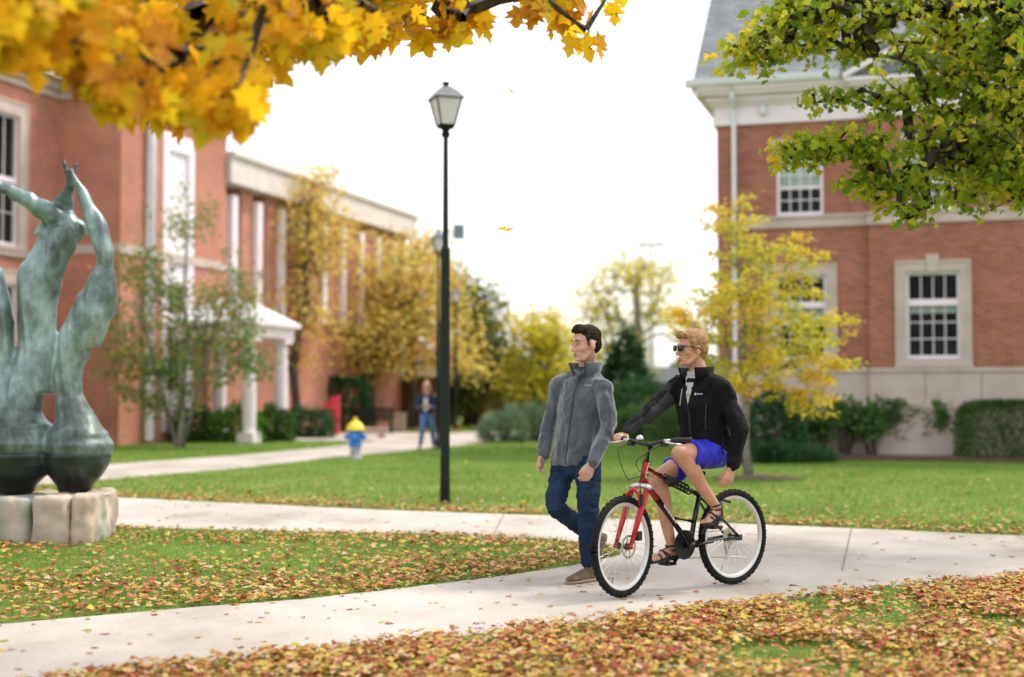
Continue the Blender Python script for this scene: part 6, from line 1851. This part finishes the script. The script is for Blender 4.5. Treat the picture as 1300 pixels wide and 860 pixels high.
for sg in (-1, 1): m.chain([H(.028, sg*.066, .045), H(.026, sg*.070, .012), H(.026, sg*.069, -.014)], [.020, .010, .005], 10)
blend('hair', m, M['hair_blond'], rider, .005, 2, folds=((.003, 30, (.6, .6, 1.8), 8.0),))
# sunglasses
m = MB()
for sg in (-1, 1):
    c = H(.104, sg*.033, .001); out_n = (f_+l_*sg*.22).normalized(); hl = (l_-f_*sg*.22).normalized()
    m.loft([(c-out_n*.004, hl*.027, u_*.0205), (c+out_n*.001, hl*.030, u_*.0225), (c+out_n*.005, hl*.027, u_*.0205)], 22, 3.2)
    m.tube([H(.096, sg*.062, .010), H(.045, sg*.079, .010), H(-.004, sg*.087, .004), H(-.02, sg*.086, -.012)], [.005, .0042, .0038, .003], 8)
m.tube([H(.112, -.010, .008), H(.114, .010, .008)], .0045, 8)
m.build('sunglasses', M['lens'], rider, smooth=True)
# tee shirt at the neck
m = MB(); m.loft([(rneck.lerp(rpel, .32)+rff*.108, rl_*.050, rff*.014), (rneck-lean*.08+rff*.078, rl_*.060, rff*.016), (rneck-lean*.015+rff*.055, rl_*.058, rff*.018)], 16, 2.2); 
m.loft([(rneck-lean*.03, rl_*.076, rff*.074), (rneck+U*.012+rff*.004, rl_*.069, rff*.068)], 24, 2.1); tee = m.build('shirt', M['tee'], rider, smooth=True)
# jacket, open at the throat
jk = MB()
jk.loft([(rneck-lean*.03, rl_*.088, rff*.074), (rneck-lean*.055, rl_*.15, rff*.085), (rneck-lean*.11, rl_*.205, rff*.110), (rneck.lerp(rpel, .35), rl_*.200, rff*.135), (rneck.lerp(rpel, .62), rl_*.188, rff*.140), (rneck.lerp(rpel, .85), rl_*.190, rff*.148), (rpel+lean*.02, rl_*.188, rff*.150), (rpel-lean*.010, rl_*.18, rff*.14)], 30, 2.4)
for (s, e, w) in ((rshR, relR, rwR), (rshL, relL, rwL)):
    d = (w-e).normalized()
    jk.chain([s, s.lerp(e, .5), e, e.lerp(w, .5), w+d*.005], [.073, .068, .058, .051, .045], 18)
    jk.chain([rneck.lerp(s, .45)-U*.02, s], [.068, .076], 14)
rj = blend('jacket', jk, M['black_cloth'], rider, .008, 4, folds=((.020, 6.5, (1.4, 1.4, .9), 9.2), (.010, 15, (1.2, 1.2, 1.2), 3.1)))
collar_ring(rneck-U*.03+rff*.010, rf_, rl_, .088, .088, .066, .34, .70, M['black_cloth'], rider, .012)
# open throat showing the shirt, as a set-in panel lying on the chest
def chest_hit(s, k): 
    return surf_point(rj, rneck-lean*k+rl_*s+rff*.6, -rff)[0]
m = MB()
A_ = [chest_hit(-.040, .055), chest_hit(0, .055), chest_hit(.040, .055), chest_hit(.026, .14), chest_hit(.010, .20), chest_hit(-.012, .14)]
ctr_ = chest_hit(.004, .11)
vs = [p+rff*.004 for p in A_]+[ctr_+rff*.008]
m.add(vs, [(i, (i+1) % 6, 6) for i in range(6)]); tp = m.build('shirt_front', M['tee'], rider)
m = MB(); q = chest_hit(.006, .135)+rff*.012
m.box(q, rl_*.010, rff*.0012, lean*.006); m.box(q-lean*.018, rl_*.011, rff*.0012, lean*.006); m.box(q-lean*.034+rl_*.002, rl_*.007, rff*.0012, lean*.005); m.build('print', M['print_gold'], tp)
front_line(rider, rj, rneck-lean*.20, rpel+lean*.03, rff, 12, .012, M['grey_cloth'], 'zip')
# pale piping and chest pocket zip
pts = [surf_point(rj, rneck-lean*(.10+.022*i)-rl_*(.075+.002*i)+rff*.6, -rff)[0]+rff*.004 for i in range(6)]
strip('pocket_zip', pts, .007, rff, M['print_white'], rider, .0015)
pts = [surf_point(rj, rneck-lean*(.20+.03*i)+rl_*(.150-.004*i)+rff*.6, -rff)[0]+rff*.004 for i in range(7)]
strip('side_piping', pts, .010, rff, M['grey_cloth'], rider, .0015)
hit, nn = surf_point(rj, rneck-lean*.135+rl_*.095+rff*.6, -rff); rt_ = U.cross(nn).normalized()
m = MB(); m.box(hit+nn*.004-rt_*.026, rt_*.007, nn*.0012, nn.cross(rt_)*.008)
for k in range(5): m.box(hit+nn*.004+rt_*(-.010+k*.009), rt_*.0034, nn*.0012, nn.cross(rt_)*.0045)
m.build('stitched_logo', M['print_white'], rider)
# charcoal underside panel of the outstretched sleeve and the side panel, set into the jacket mesh
rj.data.materials.append(M['grey_cloth'])
dn_ = Vector((-.1, -.75, -.75)).normalized()
def near_seg(p, a, b):
    d = b-a; t = max(0, min(1, (p-a).dot(d)/d.dot(d))); return (p-a-d*t).length, t
bpy.context.view_layer.update()
for pl in rj.data.polygons:
    c = pl.center+ORG[rj]
    a_ = rshR.lerp(relR, .40); dA, tA = near_seg(c, a_, relR); dB, tB = near_seg(c, relR, rwR)
    ap = a_.lerp(relR, tA) if dA < dB else relR.lerp(rwR, tB)
    if min(dA, dB) < .085 and (tA > .02 or dB < dA) and (c-ap).dot(dn_) > .012 and (c-rwR).length > .035:
        pl.material_index = 1
# shorts
m = MB()
m.loft([(rpel+lean*.07, rl_*.155, rff*.125), (rpel, rl_*.180, rff*.140), (rpel-U*.06, rl_*.165, rff*.13), (rpel-U*.075, rl_*.12, rff*.10)], 26, 2.4)
for h, k in ((rhipL, rkL), (rhipR, rkR)):
    d = (k-h).normalized(); e = h+d*.30
    m.loft([(h-d*.04, rl_*.09, U*.09), (h+d*.08, rl_*.100, U*.100), (h+d*.20, rl_*.098, U*.096), (e, rl_*.096, U*.092-d*.02)], 22, 2.1)
blend('shorts', m, M['blue_cloth'], rider, .008, 3, folds=((.020, 8, (1.2, 1.2, 1.2), 5.5), (.008, 19, (1, 1, 1), 2.0)))
# sandals
def sandal(fr, he, a):
    d, u, l, L = fr; s_ = MB()
    s_.loft([(he+d*L*x-u*.006, l*w, u*.013) for x, w in ((-.04, .018), (.02, .034), (.2, .038), (.45, .036), (.7, .048), (.9, .045), (1.0, .030), (1.03, .012))], 20, 3)
    sn = s_.build('sandal', M['leather'], rider, smooth=True)
    m = MB()
    def hoop(c, dirn, rw, ru, r=.006):
        side = l; up_ = dirn
        pts = [c+side*rw*math.cos(t)+up_*ru*math.sin(t) for t in [math.pi*i/10 for i in range(-2, 13)]]
        m.tube(pts, r, 8)
    hoop(he+d*L*.72+u*.004, u, .047, .036, .007); hoop(he+d*L*.50+u*.006, (u+d*.3).normalized(), .042, .058, .007); hoop(he+d*L*.36+u*.01, (u+d*.9).normalized(), .042, .062, .006)
    m.tube([he+d*L*.72+u*.036, he+d*L*.50+u*.063, he+d*L*.28+u*.075], .006, 8)
    ax = (a-(he+d*L*.14+u*.03)).normalized()
    c0 = a-ax*.01
    for off, rr in ((0, .044), (.030, .043)):
        x_, y_, _ = frame_from(ax); m.tube([c0+ax*off+x_*rr*math.cos(t)+y_*rr*math.sin(t) for t in [2*math.pi*i/18 for i in range(18)]], .0065, 8, loop=True)
    for s1 in (-1, 1): m.tube([he+l*s1*.034+u*.01+d*L*.08, he+l*s1*.036+u*.05+d*L*.10, c0+l*s1*.040], .0065, 8)
    m.tube([he-d*.012+u*.005, he-d*.014+u*.05, a-ax*.01-d*.040], .009, 8)
    m.build('strap', M['leather'], sn, smooth=True)
sandal(fL, heL, raL); sandal(fR, heR, raR)

# ------------------------------------------------------------------ woman on the far path
wg_ = G(541, 571); Yw = wg_.y
def WQ(x, y, dy=0.0): return P(x, y, Yw+dy)
b = MB(); whf = Vector((-.15, -1, 0)).normalized(); wl = Vector((1, -.15, 0)).normalized()
whc = WQ(541.5, 490); H, f_, l_, u_ = head_prims(b, whc, whf, .98)
wn = WQ(541.5, 501); wp = WQ(541.5, 525)
b.chain([whc-U*.05, wn], [.045, .05], 12)
b.loft([(wn-U*.05, wl*.13, whf*.07), (wn.lerp(wp, .4), wl*.13, whf*.09), (wn.lerp(wp, .7), wl*.11, whf*.08), (wp, wl*.15, whf*.10), (wp-U*.06, wl*.13, whf*.09)], 20, 2.2)
wsR, wsL = WQ(532.5, 505), WQ(550.5, 505); weR, weL = WQ(531, 517), WQ(552.5, 517); wwR, wwL = WQ(537, 516, -.25), WQ(546, 517, -.25)
for s, e, w in ((wsR, weR, wwR), (wsL, weL, wwL)): b.chain([s, e, w], [.042, .036, .026], 12)
hand_prims(b, wwR, wl*.8-whf*.0+U*.2, -whf*-1, U, .9); hand_prims(b, wwL, -wl*.8+U*.2, whf, U, .9)
whR, whL = WQ(537.5, 528), WQ(546, 528); wkR, wkL = WQ(536, 548, -.12), WQ(549, 549, .12); waR, waL = WQ(533.5, 566, -.05), WQ(551, 566, .25)
for h, k, a in ((whR, wkR, waR), (whL, wkL, waL)):
    b.chain([h, k, k.lerp(a, .35), a], [.080, .055, .050, .036], 14); b.chain([a-U*.01, Vector((a.x, a.y-.13, .045))], [.035, .028], 10)
woman = blend('person', b, M['skin'], None, .009, 2, org=(wg_.x, Yw, PATH_Z)); tag(woman, 'long haired woman in a navy jacket and blue jeans walking on the far path', 'person')
face_extras(woman, H, f_, l_, u_, .98, M['hair_blond'])
m = MB(); m.ell(H(-.030, 0, .050), f_*.10, l_*.086, u_*.088); m.ell(H(-.05, 0, -.08), f_*.06, l_*.088, u_*.13)
for sg in (-1, 1): m.chain([H(.0, sg*.078, .04), H(-.01, sg*.088, -.06), H(.02, sg*.092, -.18)], [.018, .024, .020], 10)
blend('hair', m, pm('auburn blond hair', (.30, .15, .08), (.45, .26, .15), .5, 40, .6, 100), woman, .008, 2)
navy = fleece('navy jacket', (.010, .018, .06), (.02, .03, .09))
m = MB()
for s, e, w in ((wsR, weR, wwR), (wsL, weL, wwL)): m.chain([s, e, w.lerp(e, .12)], [.062, .055, .045], 14)
m.loft([(wn-U*.02, wl*.07, whf*.06), (wn-U*.055, wl*.15, whf*.08), (wn.lerp(wp, .5), wl*.155, whf*.105), (wp, wl*.17, whf*.12), (wp-U*.03, wl*.165, whf*.115)], 22, 2.3)
wj = blend('jacket', m, navy, woman, .010, 3, folds=((.012, 8, (1, 1, 1), 2.2),))
m = MB(); pts = [surf_point(wj, wn.lerp(wp, k)+whf*.6, -whf)[0] for k in (.18, .4, .65, .9)]
for a, b_ in zip(pts[:-1], pts[1:]): m.box((a+b_)/2+whf*.006, wl*.055, (b_-a)/2*1.02, whf*.006)
m.build('shirt', M['tee'], woman)
m = MB()
m.loft([(wp+U*.03, wl*.15, whf*.11), (wp-U*.05, wl*.165, whf*.12), (wp-U*.10, wl*.11, whf*.09)], 20, 2.3)
for h, k, a in ((whR, wkR, waR), (whL, wkL, waL)): m.chain([h, h.lerp(k, .5), k, a.lerp(k, .05)], [.092, .080, .064, .05], 16)
blend('jeans', m, pm('mid blue denim', (.05, .12, .30), (.09, .18, .40), .85, 8), woman, .010, 3)
for a in (waR, waL):
    m = MB(); m.chain([Vector((a.x, a.y+.05, .055)), Vector((a.x-.01, a.y-.07, .052)), Vector((a.x-.02, a.y-.17, .045))], [.036, .036, .028], 12); m.build('shoe', M['leather'], woman, smooth=True)
